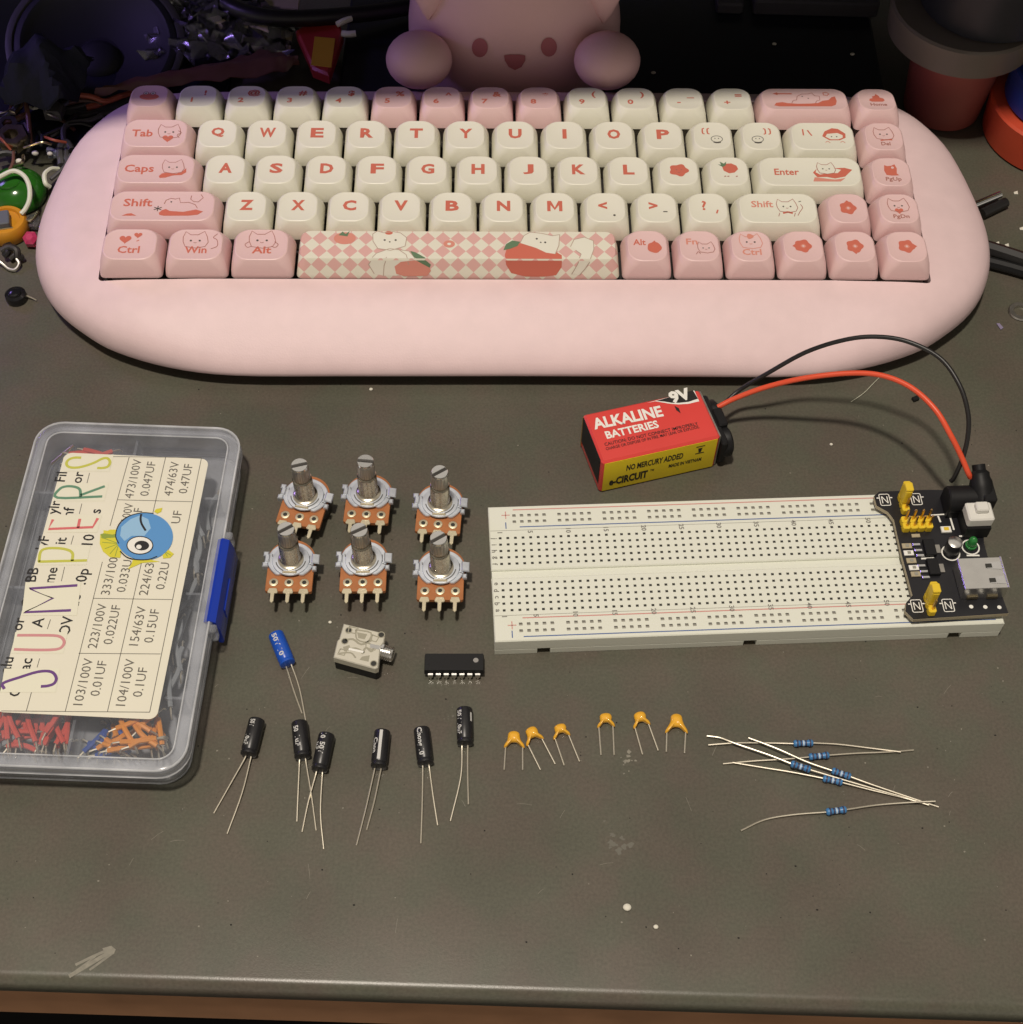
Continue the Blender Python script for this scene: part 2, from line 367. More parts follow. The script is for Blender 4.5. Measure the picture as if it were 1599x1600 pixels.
# ================================================================== DESK
dm = MB()
prof = []                                        # cross-section (y, z) of the front lip, from the top sheet down
YF = -140.6
for i in range(9):
    a = i / 8 * PI / 2
    prof.append((YF + 4 - 4 * math.sin(a) - 0.0, -4 + 4 * math.cos(a)))
prof += [(YF, -7.0), (YF + .8, -8.2), (YF + 2.5, -8.4)]
def row(y, z):
    k = -1.2 / 288
    return [(-900, y + (-900 + 216) * k, z), (-216, y, z), (71, y - 1.2, z), (900, y + (900 + 216) * k, z)]
rings = [row(900, 0), row(400, 0), row(300, 0), row(100, 0), row(0, 0), row(-100, 0)] + [row(y, z) for y, z in prof]
dm.loft(rings, 'desk', cap0=False, cap1=False, closed=False)
desk = setting(dm.build('desk', flip=False, sharp=60))
for p in desk.data.polygons: pass
bm = bmesh.new(); bm.from_mesh(desk.data); bmesh.ops.recalc_face_normals(bm, faces=bm.faces)
if sum(f.normal.z * f.calc_area() for f in bm.faces) < 0: bmesh.ops.reverse_faces(bm, faces=bm.faces)
bm.to_mesh(desk.data); bm.free()
ap = MB(); ap.prism([(-900, YF + 4.2), (900, YF - 3.4), (900, YF + 18), (-900, YF + 18)], -34, -8.45, 'desk_front', bev=.8)
ap.build('desk_apron', desk)
fl = MB(); fl.add([(-3000, -3000, -720), (3000, -3000, -720), (3000, 3000, -720), (-3000, 3000, -720)], [(0, 1, 2, 3)], 'floor_black')
setting(fl.build('floor'))
# ================================================================== KEYBOARD
KM = Matrix.Translation((-77.87, 159.5, 32.5)) @ Matrix.Rotation(0.0328, 4, 'Z') @ Matrix.Rotation(0.0366, 4, 'X') @ Matrix.Translation((0, 0, -31))
kb = thing('keyboard', 'pale pink pill shaped computer keyboard with cream and pink keycaps', 'keyboard', M=KM)
half = [(0, -80), (60, -80.2), (102, -80), (126, -76.5), (146, -69.5), (158.5, -61.5), (170.5, -50.5), (178.6, -37), (182.3, -22), (181.6, -2), (176, 25.5), (166.5, 43.5), (157, 53), (148, 57), (129, 60), (70, 61), (0, 61.2)]
hp = [(q.x, q.y) for q in smooth_path([(a, b, 0) for a, b in half], 4)]
outline = hp + [(-x, y) for x, y in hp[-2:0:-1]]
cxy = (0, -9)
cm = MB(); rings = []
def sstep(t): t = max(0, min(1, t)); return t * t * (3 - 2 * t)
for d, zf, zb in [(15, 1.3, 1.3), (14.4, 1.6, 1.6), (14.2, 6.4, 6.4), (4, 6.7, 6.7), (1.2, 6.9, 6.9), (.3, 7.3, 7.4), (0, 8.0, 8.6), (.3, 9.2, 11.5), (1.2, 10.8, 14.6), (2.8, 12.3, 17.3), (5.4, 14.0, 19.4), (9.5, 16.3, 21.2), (14, 18.4, 22.4), (20, 21.2, 23.0), (26, 23.0, 23.3), (30, 23.7, 23.6)]:
    # shrink towards the spine of the pill; the front slopes, the back is fuller
    rg = []
    for x, y in outline:
        sx = max(-112, min(112, x)); dx, dy = x - sx, y - cxy[1]
        L = math.hypot(dx, dy); k = (L - d) / L
        rg.append((sx + dx * k, cxy[1] + dy * k, zf + (zb - zf) * max(sstep((y + 40) / 75), .92 * sstep((abs(x) - 100) / 52))))
    rings.append(rg)
cm.loft(rings, 'case_pink')
case = cm.build('case', kb)
cut = MB(); cut.box((0, 0, 30), (305.2, 95.9, 30), 'case_pink', r=1.6)
cut = cut.build('cutter')
md = case.modifiers.new('well', 'BOOLEAN'); md.object = cut; md.operation = 'DIFFERENCE'; md.solver = 'EXACT'
bpy.context.view_layer.update()
cut.matrix_world = case.matrix_world
bpy.context.view_layer.update()
me = bpy.data.meshes.new_from_object(case.evaluated_get(bpy.context.evaluated_depsgraph_get()))
case.modifiers.clear(); case.data = me; bpy.data.objects.remove(cut)
me.set_sharp_from_angle(angle=math.radians(40))
wl = MB(); wl.box((0, 0, 15.4), (304.8, 95.4, .5), 'well_dark'); wl.build('key_plate', kb)

KH = 8.0
def keycap(w, color, spec, u, r, tilt=0.0, space=False):
    wd = w * 19.05 - 1.0; dp = 18.05
    mb = MB()
    if space:
        rings = [(wd, dp, 2.2, 0, 0), (wd - 3.0, dp - 4.0, 3.2, 7.4, 0.2), (wd - 3.8, dp - 4.8, 3.2, 8.0, 0.2)]
        mb.loft([[(x, y, z) for x, y in rrect(a, b, rr, 5, 0, oy)] for a, b, rr, z, oy in rings], color)
    else:
        rings = [(wd, dp, 2.0, 0, 0), (wd - .3, dp - .3, 2.4, 2.0, 0), (wd - 1.2, dp - 1.1, 3.4, 4.6, 0.1), (wd - 2.6, dp - 2.3, 4.6, 6.8, .15), (wd - 3.8, dp - 3.3, 5.0, 7.85, .15), (wd - 4.5, dp - 3.9, 5.0, 8.0, .15), (wd - 5.6, dp - 5.0, 4.7, 7.84, .15)]
        mb.loft([[(x, y, z) for x, y in rrect(a, b, rr, 6, 0, oy)] for a, b, rr, z, oy in rings], color)
    o = mb.build('keycap', kb, sharp=24)
    o.location = Vector((19.05 * (u + w / 2 - 8), -19.05 * (r - 2), 31 - KH)) * U
    if tilt:
        o.rotation_euler = (tilt, 0, 0); o.location.z += 0.001 * 0.4
    if spec:
        lm = MB(); spec(lm); lg = lm.build('legend', o, flip=False)
    return o
ZT = 7.90
def fit(mb, t, size, wd, m, x=0, y=0, bold=.02, z=ZT, M=None):
    v, f = text_mesh(t, size, bold); xs = [q[0] for q in v]
    mb.text(t, size, m, M, bold, wd / (max(xs) - min(xs)), x, y, z)
def letter(c, m='coral'):
    def d(mb):
        if c == 'M':
            for k, L in enumerate(([(-2.2, -1.8), (-2.2, 3.4)], [(2.2, -1.8), (2.2, 3.4)], [(-2.0, 3.2), (0, -.6), (2.0, 3.2)])): mb.line(L, 1.25, m, None, ZT + .015 * k)
            return
        wd = {'I': 1.6, 'M': 5.8, 'W': 6.2, 'J': 4.0, 'L': 4.3}.get(c, 5.0)
        v, f = text_mesh(c, 7.0, .034 if c == 'W' else .04); xs = [q[0] for q in v]; ys = [q[1] for q in v]
        mb.add([((q[0]) * wd / (max(xs) - min(xs)), (q[1]) * 5.2 / (max(ys) - min(ys)) + .8, ZT) for q in v], f, m)
    return d
def pair(a, b, m='coral'):
    def d(mb):
        mb.text(a, 4.2, m, None, .03, 1.1, -2.2, -2.2, ZT); mb.text(b, 4.6, m, None, .03, 1.1, 2.6, 2.6, ZT)
    return d
def cat(mb, x, y, s, ink='ink_brown', fill=None, eyes='ink_dark', z=ZT):
    P = [(-.46, -.05), (-.48, .18), (-.40, .46), (-.20, .30), (.08, .30), (.32, .48), (.44, .20), (.50, -.08), (.40, -.30), (.05, -.38), (-.36, -.30)]
    P = [(x + a * s, y + b * s) for a, b in P]
    if fill: mb.poly(P, fill, None, z)
    mb.line(P, .26, ink, None, z + .02, 0, True)
    for ex in (-.17, .17): mb.poly(circ(.045 * s, 8, x + ex * s, y + .0 * s), eyes, None, z + .03)
    mb.line([(x - .06 * s, y - .09 * s), (x, y - .12 * s), (x + .06 * s, y - .09 * s)], .2, ink, None, z + .03)
def blob(n, amp, r, x, y, ph=0, ry=None, k=40):
    return [(x + r * (1 + amp * math.cos(n * a + ph)) * math.cos(a), y + (ry or r) * (1 + amp * math.cos(n * a + ph)) * math.sin(a)) for a in [2 * PI * i / k for i in range(k)]]
def flower(ph, point=None):
    def d(mb):
        mb.poly(blob(5, .10, 3.0, 0, .4, ph), 'coral', None, ZT)
        if point is not None:
            a = point; mb.poly([(3.9 * math.cos(a), .4 + 3.9 * math.sin(a)), (2.6 * math.cos(a + .7), .4 + 2.6 * math.sin(a + .7)), (2.6 * math.cos(a - .7), .4 + 2.6 * math.sin(a - .7))], 'coral', None, ZT + .01)
        mb.poly(blob(4, .08, .95, 0.1, .3, ph), 'coral_soft', None, ZT + .03)
        mb.poly(circ(.45, 10, .1, .3), 'key_pink', None, ZT + .05)
    return d
def heart(mb, x, y, s, m='coral'):
    P = []
    for i in range(28):
        t = 2 * PI * i / 28
        P.append((x + s * .062 * (16 * math.sin(t) ** 3) * .5, y + s * .062 * (13 * math.cos(t) - 5 * math.cos(2 * t) - 2 * math.cos(3 * t) - math.cos(4 * t)) * .5))
    mb.poly(P, m, None, ZT)
def berry(mb, x, y, s, z=ZT, leaf='leaf_green'):
    mb.poly([(x + a * s, y + b * s) for a, b in [(-.5, .15), (-.3, .42), (.1, .45), (.42, .25), (.5, -.05), (.25, -.35), (-.1, -.42), (-.42, -.2)]], 'coral', None, z)
    if leaf: mb.poly([(x + a * s, y + b * s) for a, b in [(-.45, .12), (-.75, .35), (-.55, .32), (-.62, .6), (-.38, .42), (-.2, .6), (-.25, .3)]], leaf, None, z + .03)
def k_esc(mb):
    mb.poly(blob(2, .05, 3.6, 0, -.3, 0, 2.2), 'coral', None, ZT)
    for x in (-1.5, 1.2): mb.poly(circ(1.0, 12, x, 2.0), 'art_cream', None, ZT + .02); mb.line(circ(1.0, 12, x, 2.0), .3, 'ink_brown', None, ZT + .03, 0, True); mb.poly(circ(.4, 8, x, 2.0), 'ink_dark', None, ZT + .04)
    mb.line([(-2.2, -.8), (0, -1.4), (2.2, -.8)], .3, 'ink_brown', None, ZT + .04, 4)
def k_back(mb):
    mb.line([(-10.5, 4.0), (-4.5, 4.0)], .7, 'coral', None, ZT); mb.poly([(-12.2, 4.0), (-10.2, 5.0), (-10.2, 3.0)], 'coral', None, ZT)
    mb.poly([(-12.5, -4.2), (-11.5, -2.4), (-9, -1.9), (-7, -2.6), (-3, -3.0), (2, -2.8), (5, -2.4), (7, -.8), (9.5, -.2), (11, 1.8), (12.4, 2.2), (12.6, -1), (11.8, -3.6), (10, -4.6), (-10.5, -4.8)], 'coral', None, ZT)
    mb.line([(-5.4, -2.6), (-4.6, -.8), (-3.2, -.4), (-2.6, 2.2), (-.6, 3.8), (2, 3.9), (3.5, 4.6), (4.4, 2.6), (6.2, 2.4), (6, -.4), (4.6, -1), (4, -2.6)], .26, 'ink_brown', None, ZT + .03)
    for x, y in ((-.6, 2.2), (1.6, .8)): mb.poly(circ(.3, 8, x, y), 'ink_dark', None, ZT + .03)
    mb.line(blob(5, .15, 1.1, 9.0, 4.0), .3, 'coral', None, ZT, 0, True)
def k_home(mb):
    mb.poly([(-3, -.4), (-2.6, .8), (-1.4, 1.2), (-1.5, 2.4), (-.2, 3.0), (.2, 4.2), (1.2, 3.0), (1.5, 1.6), (2.8, 1.0), (3.2, -.3), (2.2, -1.2), (-2, -1.2)], 'coral', None, ZT)
    fit(mb, 'Home', 2.6, 6.5, 'ink_brown', .3, -3.2)
def k_tab(mb):
    fit(mb, 'Tab', 5.2, 8, 'coral', -5.0, 0); cat(mb, 5.2, .8, 9); heart(mb, 5.0, -2.6, 4.2)
    mb.line([(8.6, 1.5), (9.8, .5), (8.4, -.8), (9.4, -2.4)], .26, 'ink_brown', None, ZT + .02, 4)
def k_caps(mb):
    fit(mb, 'Caps', 5.2, 11, 'coral', -6.2, 0.2)
    mb.poly([(1.6, -3.6), (2.6, -2.2), (4.4, -1.8), (8, -2.4), (10.6, -.6), (11.4, .6), (11.6, -1.6), (10, -3.0), (7, -3.2), (4, -4.4), (2, -4.6)], 'coral', None, ZT)
    cat(mb, 6.4, 1.0, 8.6, fill='key_pink', z=ZT + .02)
def k_shift_l(mb):
    fit(mb, 'Shift', 5.2, 10.6, 'coral', -9.2, 1.6)
    mb.poly([(-1.0, -3.4), (0, -2), (1.4, -1.4), (3, -2.4), (8, -2.8), (12.5, -1.6), (15.2, -2.6), (13.4, -4.2), (10, -4.7), (1, -4.8), (-.6, -4.4)], 'coral', None, ZT)
    mb.line([(.5, 1.2), (1.0, 3.0), (2.6, 4.0), (4.4, 3.6), (5.8, 4.2), (6.4, 1.8), (9.6, 2.0), (12, .8), (13, -1.0)], .26, 'ink_brown', None, ZT + .03)
    mb.line([(10.2, 5.4), (10.0, 3.6), (11.2, 2.4), (13, 2.2), (14.6, 4.4), (13.6, 6.0)], .26, 'ink_brown', None, ZT + .03)
    mb.poly(circ(.35, 8, 3.0, 2.2), 'ink_dark', None, ZT + .03)
    for a in range(6): mb.line([(-1.6, -1.2), (-1.6 + 1.6 * math.cos(a * 1.05 + .5), -1.2 + 1.3 * math.sin(a * 1.05 + .5))], .35, 'ink_dark', None, ZT + .03)
    mb.poly([(-14.4, -4.8), (-12.6, -3.8), (-11, -3.6), (-9, -4.8)], 'coral', None, ZT)
def k_ctrl_l(mb):
    heart(mb, -2.0, 2.6, 4.4); heart(mb, 2.4, 4.6, 3.0); mb.line([(2.2, 1.6), (3.0, 2.2)], .4, 'coral', None, ZT)
    fit(mb, 'Ctrl', 4.6, 8, 'coral', -.2, -2.6)
def k_win(mb):
    cat(mb, -.4, 2.0, 9.5); fit(mb, 'Win', 4.6, 8, 'coral', .2, -2.6)
    mb.line([(7.4, 5.4), (6.0, 3.6), (7.4, 2.4), (7.8, -.6), (5.6, -2.0)], .26, 'ink_brown', None, ZT + .02, 4)
def k_alt_l(mb):
    cat(mb, 0, 2.2, 10); fit(mb, 'Alt', 4.6, 7, 'coral', .2, -2.6)
    for sx in (-1, 1): mb.line([(sx * 4.6, 1.6), (sx * 6, .2), (sx * 5, -1.2), (sx * 3.6, -.6)], .26, 'ink_brown', None, ZT + .02, 4)
def k_alt_r(mb): fit(mb, 'Alt', 4.0, 4.6, 'coral', -2.8, 1.8); mb.poly(blob(5, .04, 2.6, 2.6, -.6, .5), 'coral', None, ZT); mb.poly([(1.6, 1.6), (2.8, 2.8), (3.4, 1.6)], 'coral', None, ZT + .02)
def k_fn(mb): fit(mb, 'Fn', 4.0, 4.2, 'coral_soft', -2.6, 2.2); cat(mb, 2.4, -.8, 6.4); mb.line([(-1.4, -3.8), (-.6, -2.6), (.2, -3.6)], .26, 'ink_brown', None, ZT + .02, 4)
def k_ctrl_r(mb):
    cat(mb, 0, 2.2, 8.6, 'coral_soft'); mb.poly(blob(3, .1, 1.2, 0, 5.0), 'coral_soft', None, ZT + .03); fit(mb, 'Ctrl', 4.0, 7, 'coral_soft', 0, -2.8)
def k_brk(sgn):
    def d(mb):
        mb.line(circ(2.2, 18, 1.6 * sgn, -1.6, 1.7), .26, 'ink_dark', None, ZT, 0, True)
        for e in (-.7, .7): mb.poly(circ(.24, 8, 1.6 * sgn + e, -1.3), 'ink_dark', None, ZT + .02)
        mb.line([(1.6 * sgn - 1.4, -3.4), (1.6 * sgn, -3.7), (1.6 * sgn + 1.4, -3.4)], .45, 'ink_dark', None, ZT + .01, 4)
        for k, x0 in enumerate((-3.6, -1.7)):
            x = x0 if sgn > 0 else -x0
            mb.line([(x + .7 * sgn, 4.2), (x, 3.9), (x - .1 * sgn, 2.6), (x, 1.4), (x + .7 * sgn, 1.1)], .55, 'coral', None, ZT)
    return d
def k_bslash(mb):
    mb.line([(-7.4, 4.0), (-7.4, 0.6)], .55, 'coral', None, ZT); mb.line([(-5.6, 3.4), (-4.2, .4)], .55, 'coral', None, ZT)
    P = [(4.4 + a, .6 + b) for a, b in [(-4.6, -.4), (-3.4, 2.2), (-.4, 4.0), (2, 3.6), (4.6, 1.0), (4.4, -1.2), (2, -2.6), (-2, -2.6)]]
    mb.poly(P, 'coral', None, ZT); mb.poly([(4.4 + a * .74, .1 + b * .62) for a, b in [(-4.6, -.4), (-3.4, 2.2), (-.4, 2.6), (2, 3.0), (4.6, 1.0), (4.4, -1.2), (2, -2.6), (-2, -2.6)]], 'art_cream', None, ZT + .02)
    for e in (-1, 1): mb.poly(circ(.3, 8, 4.4 + e, -.1), 'ink_dark', None, ZT + .04)
    for x in (1.6, 7.4): mb.line([(x - .9, -3.2), (x, -2.6), (x + .9, -3.4)], .3, 'coral_soft', None, ZT, 3)
def k_enter(mb):
    fit(mb, 'Enter', 4.6, 9.4, 'coral', -9.0, -.2)
    mb.poly([(1.0, -.4), (2.4, -2.8), (6, -2.6), (9, -3.4), (13, -2.4), (16.2, 1.2), (13.4, 2.2), (9.2, 2.0), (12, 1.2), (10.4, -.6), (6.6, -.6), (3.6, -1.4), (2, -.2), (2.6, 1.6)], 'coral', None, ZT)
    mb.poly([(.6, -5.0), (1.4, -2.8), (5, -3.4), (9, -4.0), (13, -3.2), (11, -5.0)], 'coral_soft', None, ZT)
    cat(mb, 6.2, 1.6, 7.2, fill='art_cream', z=ZT + .02)
def k_shift_r(mb):
    fit(mb, 'Shift', 4.4, 8.2, 'coral_soft', -5.8, 2.0); cat(mb, 3.4, 1.0, 8.0); mb.line([(1.6, -2.4), (3.4, -1.8), (5.2, -2.4)], .8, 'coral', None, ZT + .02, 3)
    mb.line([(7.0, -3.6), (8.0, -1.6), (9.2, .4), (8.6, 2.2)], .26, 'ink_brown', None, ZT + .02, 4); mb.line([(8.0, 3.4), (9.0, 3.8)], .3, 'ink_dark', None, ZT)
    for x in (.4, 6.2): mb.line([(x, -2.2), (x - .6, -4.0)], .26, 'ink_brown', None, ZT)
def k_flower5(mb):
    mb.poly(blob(5, .12, 3.5, 0, .6, .4, 3.0), 'coral', None, ZT)
    for e in (-.9, 1.0): mb.poly(circ(.3, 8, e, .8), 'ink_brown', None, ZT + .03)
    mb.line([(-.5, -.4), (0, -.8), (.5, -.4)], .25, 'ink_brown', None, ZT + .03)
def k_berry(mb):
    berry(mb, .6, 1.6, 6.0)
    for x in (-2.0, -.8, 2.4): mb.line([(x, -2.6), (x + .7, -2.4)], .45, 'ink_brown', None, ZT)
def k_del(mb):
    cat(mb, 0, 1.4, 8.0); mb.line([(-1.6, -2.0), (.6, -1.6), (3.0, -1.6)], .6, 'coral', None, ZT, 3); fit(mb, 'Del', 2.6, 3.6, 'ink_brown', .2, -3.8)
def k_pgup(mb):
    mb.poly([(-2.2, 3.8), (-1.2, 3.2), (.4, 3.4), (1.8, 4.2), (2.4, 2.0), (2.0, -.6), (2.8, -1.6), (0, -1.8), (-2, -1.4), (-2.6, .8)], 'coral', None, ZT)
    mb.poly(circ(.6, 10, .8, 2.4), 'key_pink', None, ZT + .03); fit(mb, 'PgUp', 2.6, 6.0, 'ink_brown', .4, -3.6)
def k_pgdn(mb):
    cat(mb, 0, 1.6, 8.2); heart(mb, 0, -.9, 3.2); fit(mb, 'PgDn', 2.6, 6.0, 'ink_brown', .4, -3.8)
C_, P_ = 'key_cream', 'key_pink'
rows = [
    [(1, P_, k_esc)] + [(1, P_ if c in '5678' else C_, pair(c, s)) for c, s in zip('1234567890', '!@#$%^&*()')] + [(1, C_, pair('-', '_')), (1, C_, pair('+', '=')), (2, P_, k_back), (1, P_, k_home)],
    [(1.5, P_, k_tab)] + [(1, C_, letter(c)) for c in 'QWERTYUIOP'] + [(1, C_, k_brk(1)), (1, C_, k_brk(-1)), (1.5, C_, k_bslash), (1, P_, k_del)],
    [(1.75, P_, k_caps)] + [(1, C_, letter(c)) for c in 'ASDFGHJKL'] + [(1, C_, k_flower5), (1, C_, k_berry), (2.25, C_, k_enter), (1, P_, k_pgup)],
    [(2.25, P_, k_shift_l)] + [(1, C_, letter(c)) for c in 'ZXCVBNM'] + [(1, C_, lambda mb: (mb.text('<', 6, 'coral', None, .04, 1, -1.2, 1.2, ZT), mb.text('.', 6, 'ink_dark', None, .02, 1, 3.0, -2.2, ZT))),
        (1, C_, lambda mb: (mb.text('>', 6, 'coral', None, .04, 1, -1.4, 1.2, ZT), mb.line([(2.2, -1.8), (3.8, -1.8)], .5, 'ink_dark', None, ZT))),
        (1, C_, lambda mb: (mb.text('?', 6.4, 'coral', None, .02, 1, -1.4, 1.4, ZT), mb.line([(3.0, -2.6), (3.6, -.8)], .6, 'coral', None, ZT))),
        (1.75, C_, k_shift_r), (1, P_, flower(0, PI / 2)), (1, P_, k_pgdn)],
    [(1.25, P_, k_ctrl_l), (1.25, P_, k_win), (1.25, P_, k_alt_l), (6.25, 'diamond_cap', None), (1, P_, k_alt_r), (1, P_, k_fn), (1, P_, k_ctrl_r), (1, P_, flower(.3, PI)), (1, P_, flower(0, -PI / 2)), (1, P_, flower(.6, 0))],
]
# switch housings glimpsed between the caps
sw = MB()
for r, rw in enumerate(rows):
    u = 0
    for w_, col, spec in rw:
        cap = keycap(w_, col, spec, u, r, tilt=math.radians(-9) if r == 0 else 0, space=(w_ == 6.25))
        sw.box((19.05 * (u + w_ / 2 - 8), -19.05 * (r - 2), 18.6), (15.4, 14.6, 6.2), 'switch_pale', r=.8)
        if w_ == 6.25: spacecap = cap
        u += w_
sw.build('switch_housings', kb)
# printed pictures on the spacebar: x along the bar, t up the top face (t >= 0) or down the front face (t < 0)
sp = MB()
MT = Matrix.Translation((0, -6.43, 8.05))
sl = Vector((0, 2.2, 7.4)).normalized()
MF = Matrix((Vector((1, 0, 0)), sl, Vector((0, -sl.z, sl.y)))).transposed().to_4x4(); MF.translation = Vector((0, -6.80, 7.5)) + Vector((0, -sl.z, sl.y)) * .06
def clip(P, up):
    out = []
    for i in range(len(P)):
        a, b = P[i - 1], P[i]
        ia, ib = (a[1] >= 0) == up, (b[1] >= 0) == up
        if ia != ib:
            k = a[1] / (a[1] - b[1]); out.append((a[0] + (b[0] - a[0]) * k, 0.0))
        if ib: out.append(b)
    return out
def q(px, py): return ((px - 716) / 4.25, (404 - py) / (3.4 if py < 404 else 4.6))
def sart(P, m, z):
    P = [q(*a) for a in P]
    for up, Mx in ((True, MT), (False, MF)):
        c = clip(P, up)
        if len(c) > 2: sp.poly(c, m, Mx, z)
def sline(P, z, wd=.28):
    P = [q(*a) for a in P]
    for a, b in zip(P, P[1:]):
        n = 6; seg = [(a[0] + (b[0] - a[0]) * i / n, a[1] + (b[1] - a[1]) * i / n) for i in range(n + 1)]
        for up, Mx in ((True, MT), (False, MF)):
            part = [p for p in seg if (p[1] >= 0) == up]
            if len(part) > 1: sp.line(part, wd, 'ink_pale', Mx, z)
def el(cx, cy, rx, ry, n=28): return [(cx + rx * math.cos(2 * PI * i / n), cy + ry * math.sin(2 * PI * i / n)) for i in range(n)]
sart(el(540, 371, 17, 10), 'coral_soft', 0); sart([(530, 366), (536, 360), (541, 364), (547, 359), (544, 368)], 'leaf_green', .03)
sart([(586, 430), (578, 412), (590, 396), (610, 388), (640, 392), (650, 404), (640, 430), (620, 434), (600, 434)], 'art_cream', 0)
sart([(584, 376), (583, 364), (590, 359), (600, 362), (614, 360), (626, 362), (636, 370), (634, 384), (612, 391), (592, 388)], 'art_cream', .03)
sart(el(608, 362, 6, 3), 'coral', .06)
sline([(586, 430), (578, 412), (590, 396), (610, 388), (640, 392), (650, 404)], .05); sline([(584, 376), (583, 364), (590, 359), (600, 362), (614, 360), (626, 362), (636, 370), (634, 384), (612, 391), (592, 388), (584, 376)], .07); sline([(600, 434), (602, 414), (606, 402)], .06); sline([(622, 388), (636, 398), (640, 412)], .06)
sline([(812, 378), (818, 366), (828, 360), (846, 362), (862, 366), (874, 364), (872, 382), (866, 396)], .07); sline([(890, 384), (896, 372), (912, 368), (926, 374), (926, 388), (920, 404), (912, 420), (904, 432)], .05); sline([(892, 430), (900, 412), (906, 396), (898, 390)], .05)
for x in (602, 619): sart(el(x, 374, 1.8, 1.5, 8), 'ink_dark', .06)
sart(el(610, 377, 1.4, 1.1, 8), 'ink_dark', .06)
sart([(620, 430), (618, 416), (628, 407), (650, 404), (668, 410), (674, 424), (668, 434), (632, 435)], 'coral_soft', .04)
sart([(642, 392), (650, 394), (664, 402), (674, 412), (672, 418), (660, 410), (648, 402)], 'leaf_green', .07)
sart([(788, 398), (792, 384), (808, 378), (832, 380), (860, 388), (876, 398), (876, 416), (868, 432), (850, 435), (820, 435), (798, 428), (790, 412)], 'coral', 0)
sart([(786, 390), (790, 380), (800, 374), (812, 376), (808, 383), (796, 388)], 'leaf_green', .04)
sart([(812, 378), (818, 366), (828, 360), (846, 362), (862, 366), (874, 364), (872, 382), (866, 396), (852, 394), (836, 386)], 'art_cream', .03)
for x, y in ((838, 371), (851, 377)): sart(el(x, y, 1.8, 1.5, 8), 'ink_dark', .06)
sart(el(844, 377, 1.4, 1.1, 8), 'ink_dark', .06)
sart([(890, 384), (896, 372), (912, 368), (926, 374), (926, 388), (920, 404), (912, 420), (904, 432), (892, 430), (900, 412), (906, 396), (898, 390)], 'art_cream', 0)
sart(el(702, 380, 9, 6), 'coral_soft', 0); sart(el(702, 380, 3, 2), 'art_cream', .03)
sp.build('printed_picture', spacecap, flip=False)
for x in (-110, 110):
    ft = MB(); ft.box((x, 44, -.8), (26, 8, 4.5), 'black_plastic', r=3); ft.build('rubber_foot', kb)

# ================================================================== FIGURINE
def aty(px, py, Y):
    d = RCAM @ Vector(((px - 799.5) / F_PX, (800 - py) / F_PX, -1)); t = (Y - CAM.y) / d.y
    return CAM + d * t
fx = aty(803, 60, 240).x
fig = thing('animal_figurine', 'matte pink animal head figurine with two round paws resting on the back of the keyboard', 'figurine', (fx, 256, 0))
hm = MB(); hm.ball((0, 0, 22), (44.5, 30, 52), 'figure_pink', 40, 28, e=.92)
hm.v = [Vector((a.x, a.y, max(.4, a.z))) for a in hm.v]
hm.build('head', fig)
def head_y(x, z): 
    k = 1 - (abs(x / 44.5)) ** 2.17 - (abs((z - 22) / 52)) ** 2.17
    return -30 * max(0, k) ** (1 / 2.17)
def on_face(px, py):
    lo = 215.0; hi = 260.0
    for i in range(40):
        Y = (lo + hi) / 2; p = aty(px, py, Y)
        if Y - 256 < head_y(p.x - fx, p.z): lo = Y
        else: hi = Y
    return aty(px, py, (lo + hi) / 2)
def decal(name, pxpts, m):
    mb = MB(); c = [Vector((p.x - fx, p.y - 256, p.z)) for p in (on_face(*q_) for q_ in pxpts)]
    ctr = sum(c, Vector()) / len(c); n = len(c)
    inner = [ctr + (a - ctr) * .5 for a in c]
    inner = [Vector((a.x, head_y(a.x, a.z), a.z)) for a in inner]; ctr = Vector((ctr.x, head_y(ctr.x, ctr.z), ctr.z))
    off = Vector((0, -.25, .06))
    mb.add([a + off for a in c + inner + [ctr]], [(i, (i + 1) % n, n + (i + 1) % n, n + i) for i in range(n)] + [(n + i, n + (i + 1) % n, 2 * n) for i in range(n)], m)
    mb.build(name, fig)
for x, y in ((750, 74), (858, 73)): decal('eye', el(x, y, 12.5, 15, 20), 'figure_face')
decal('mouth', [(788, 86), (797, 84.5), (812, 84.5), (821, 86), (821, 94), (815, 104), (805, 109), (795, 104), (789, 94)], 'figure_face')
for x, y in ((655, 93), (949, 94)):
    p = aty(x, y, 224); pm = MB(); pm.ball((p.x - fx, 224 - 256, p.z), (13.4, 13, 10.6), 'figure_pink', 28, 18); pm.build('paw', fig)
for sx, pa, pb in ((-1, (657, 0), (669, 28)), (1, (949, 0), (944, 33))):
    a = on_face(*pb); em = MB()
    b = Vector((a.x - fx, a.y - 256 - 1.0, a.z))
    R_ = []
    for k, (dz, wd, th, dx, dy) in enumerate([(0, .4, .3, 0, 0), (4, 3.0, 1.5, 0, .2), (10, 6.2, 2.6, 0, 1.2), (20, 9.5, 3.6, 0, 4), (32, 10.5, 4.2, 0, 9), (44, 7.5, 3.6, 0, 15), (52, 1.0, .8, 0, 20)]):
        R_.append([(b.x + sx * (-wd * .1 + dx) + wd * math.cos(2 * PI * i / 16), b.y + dy + th * math.sin(2 * PI * i / 16), b.z + dz) for i in range(16)])
    em.loft(R_, 'figure_pink'); em.build('ear', fig)
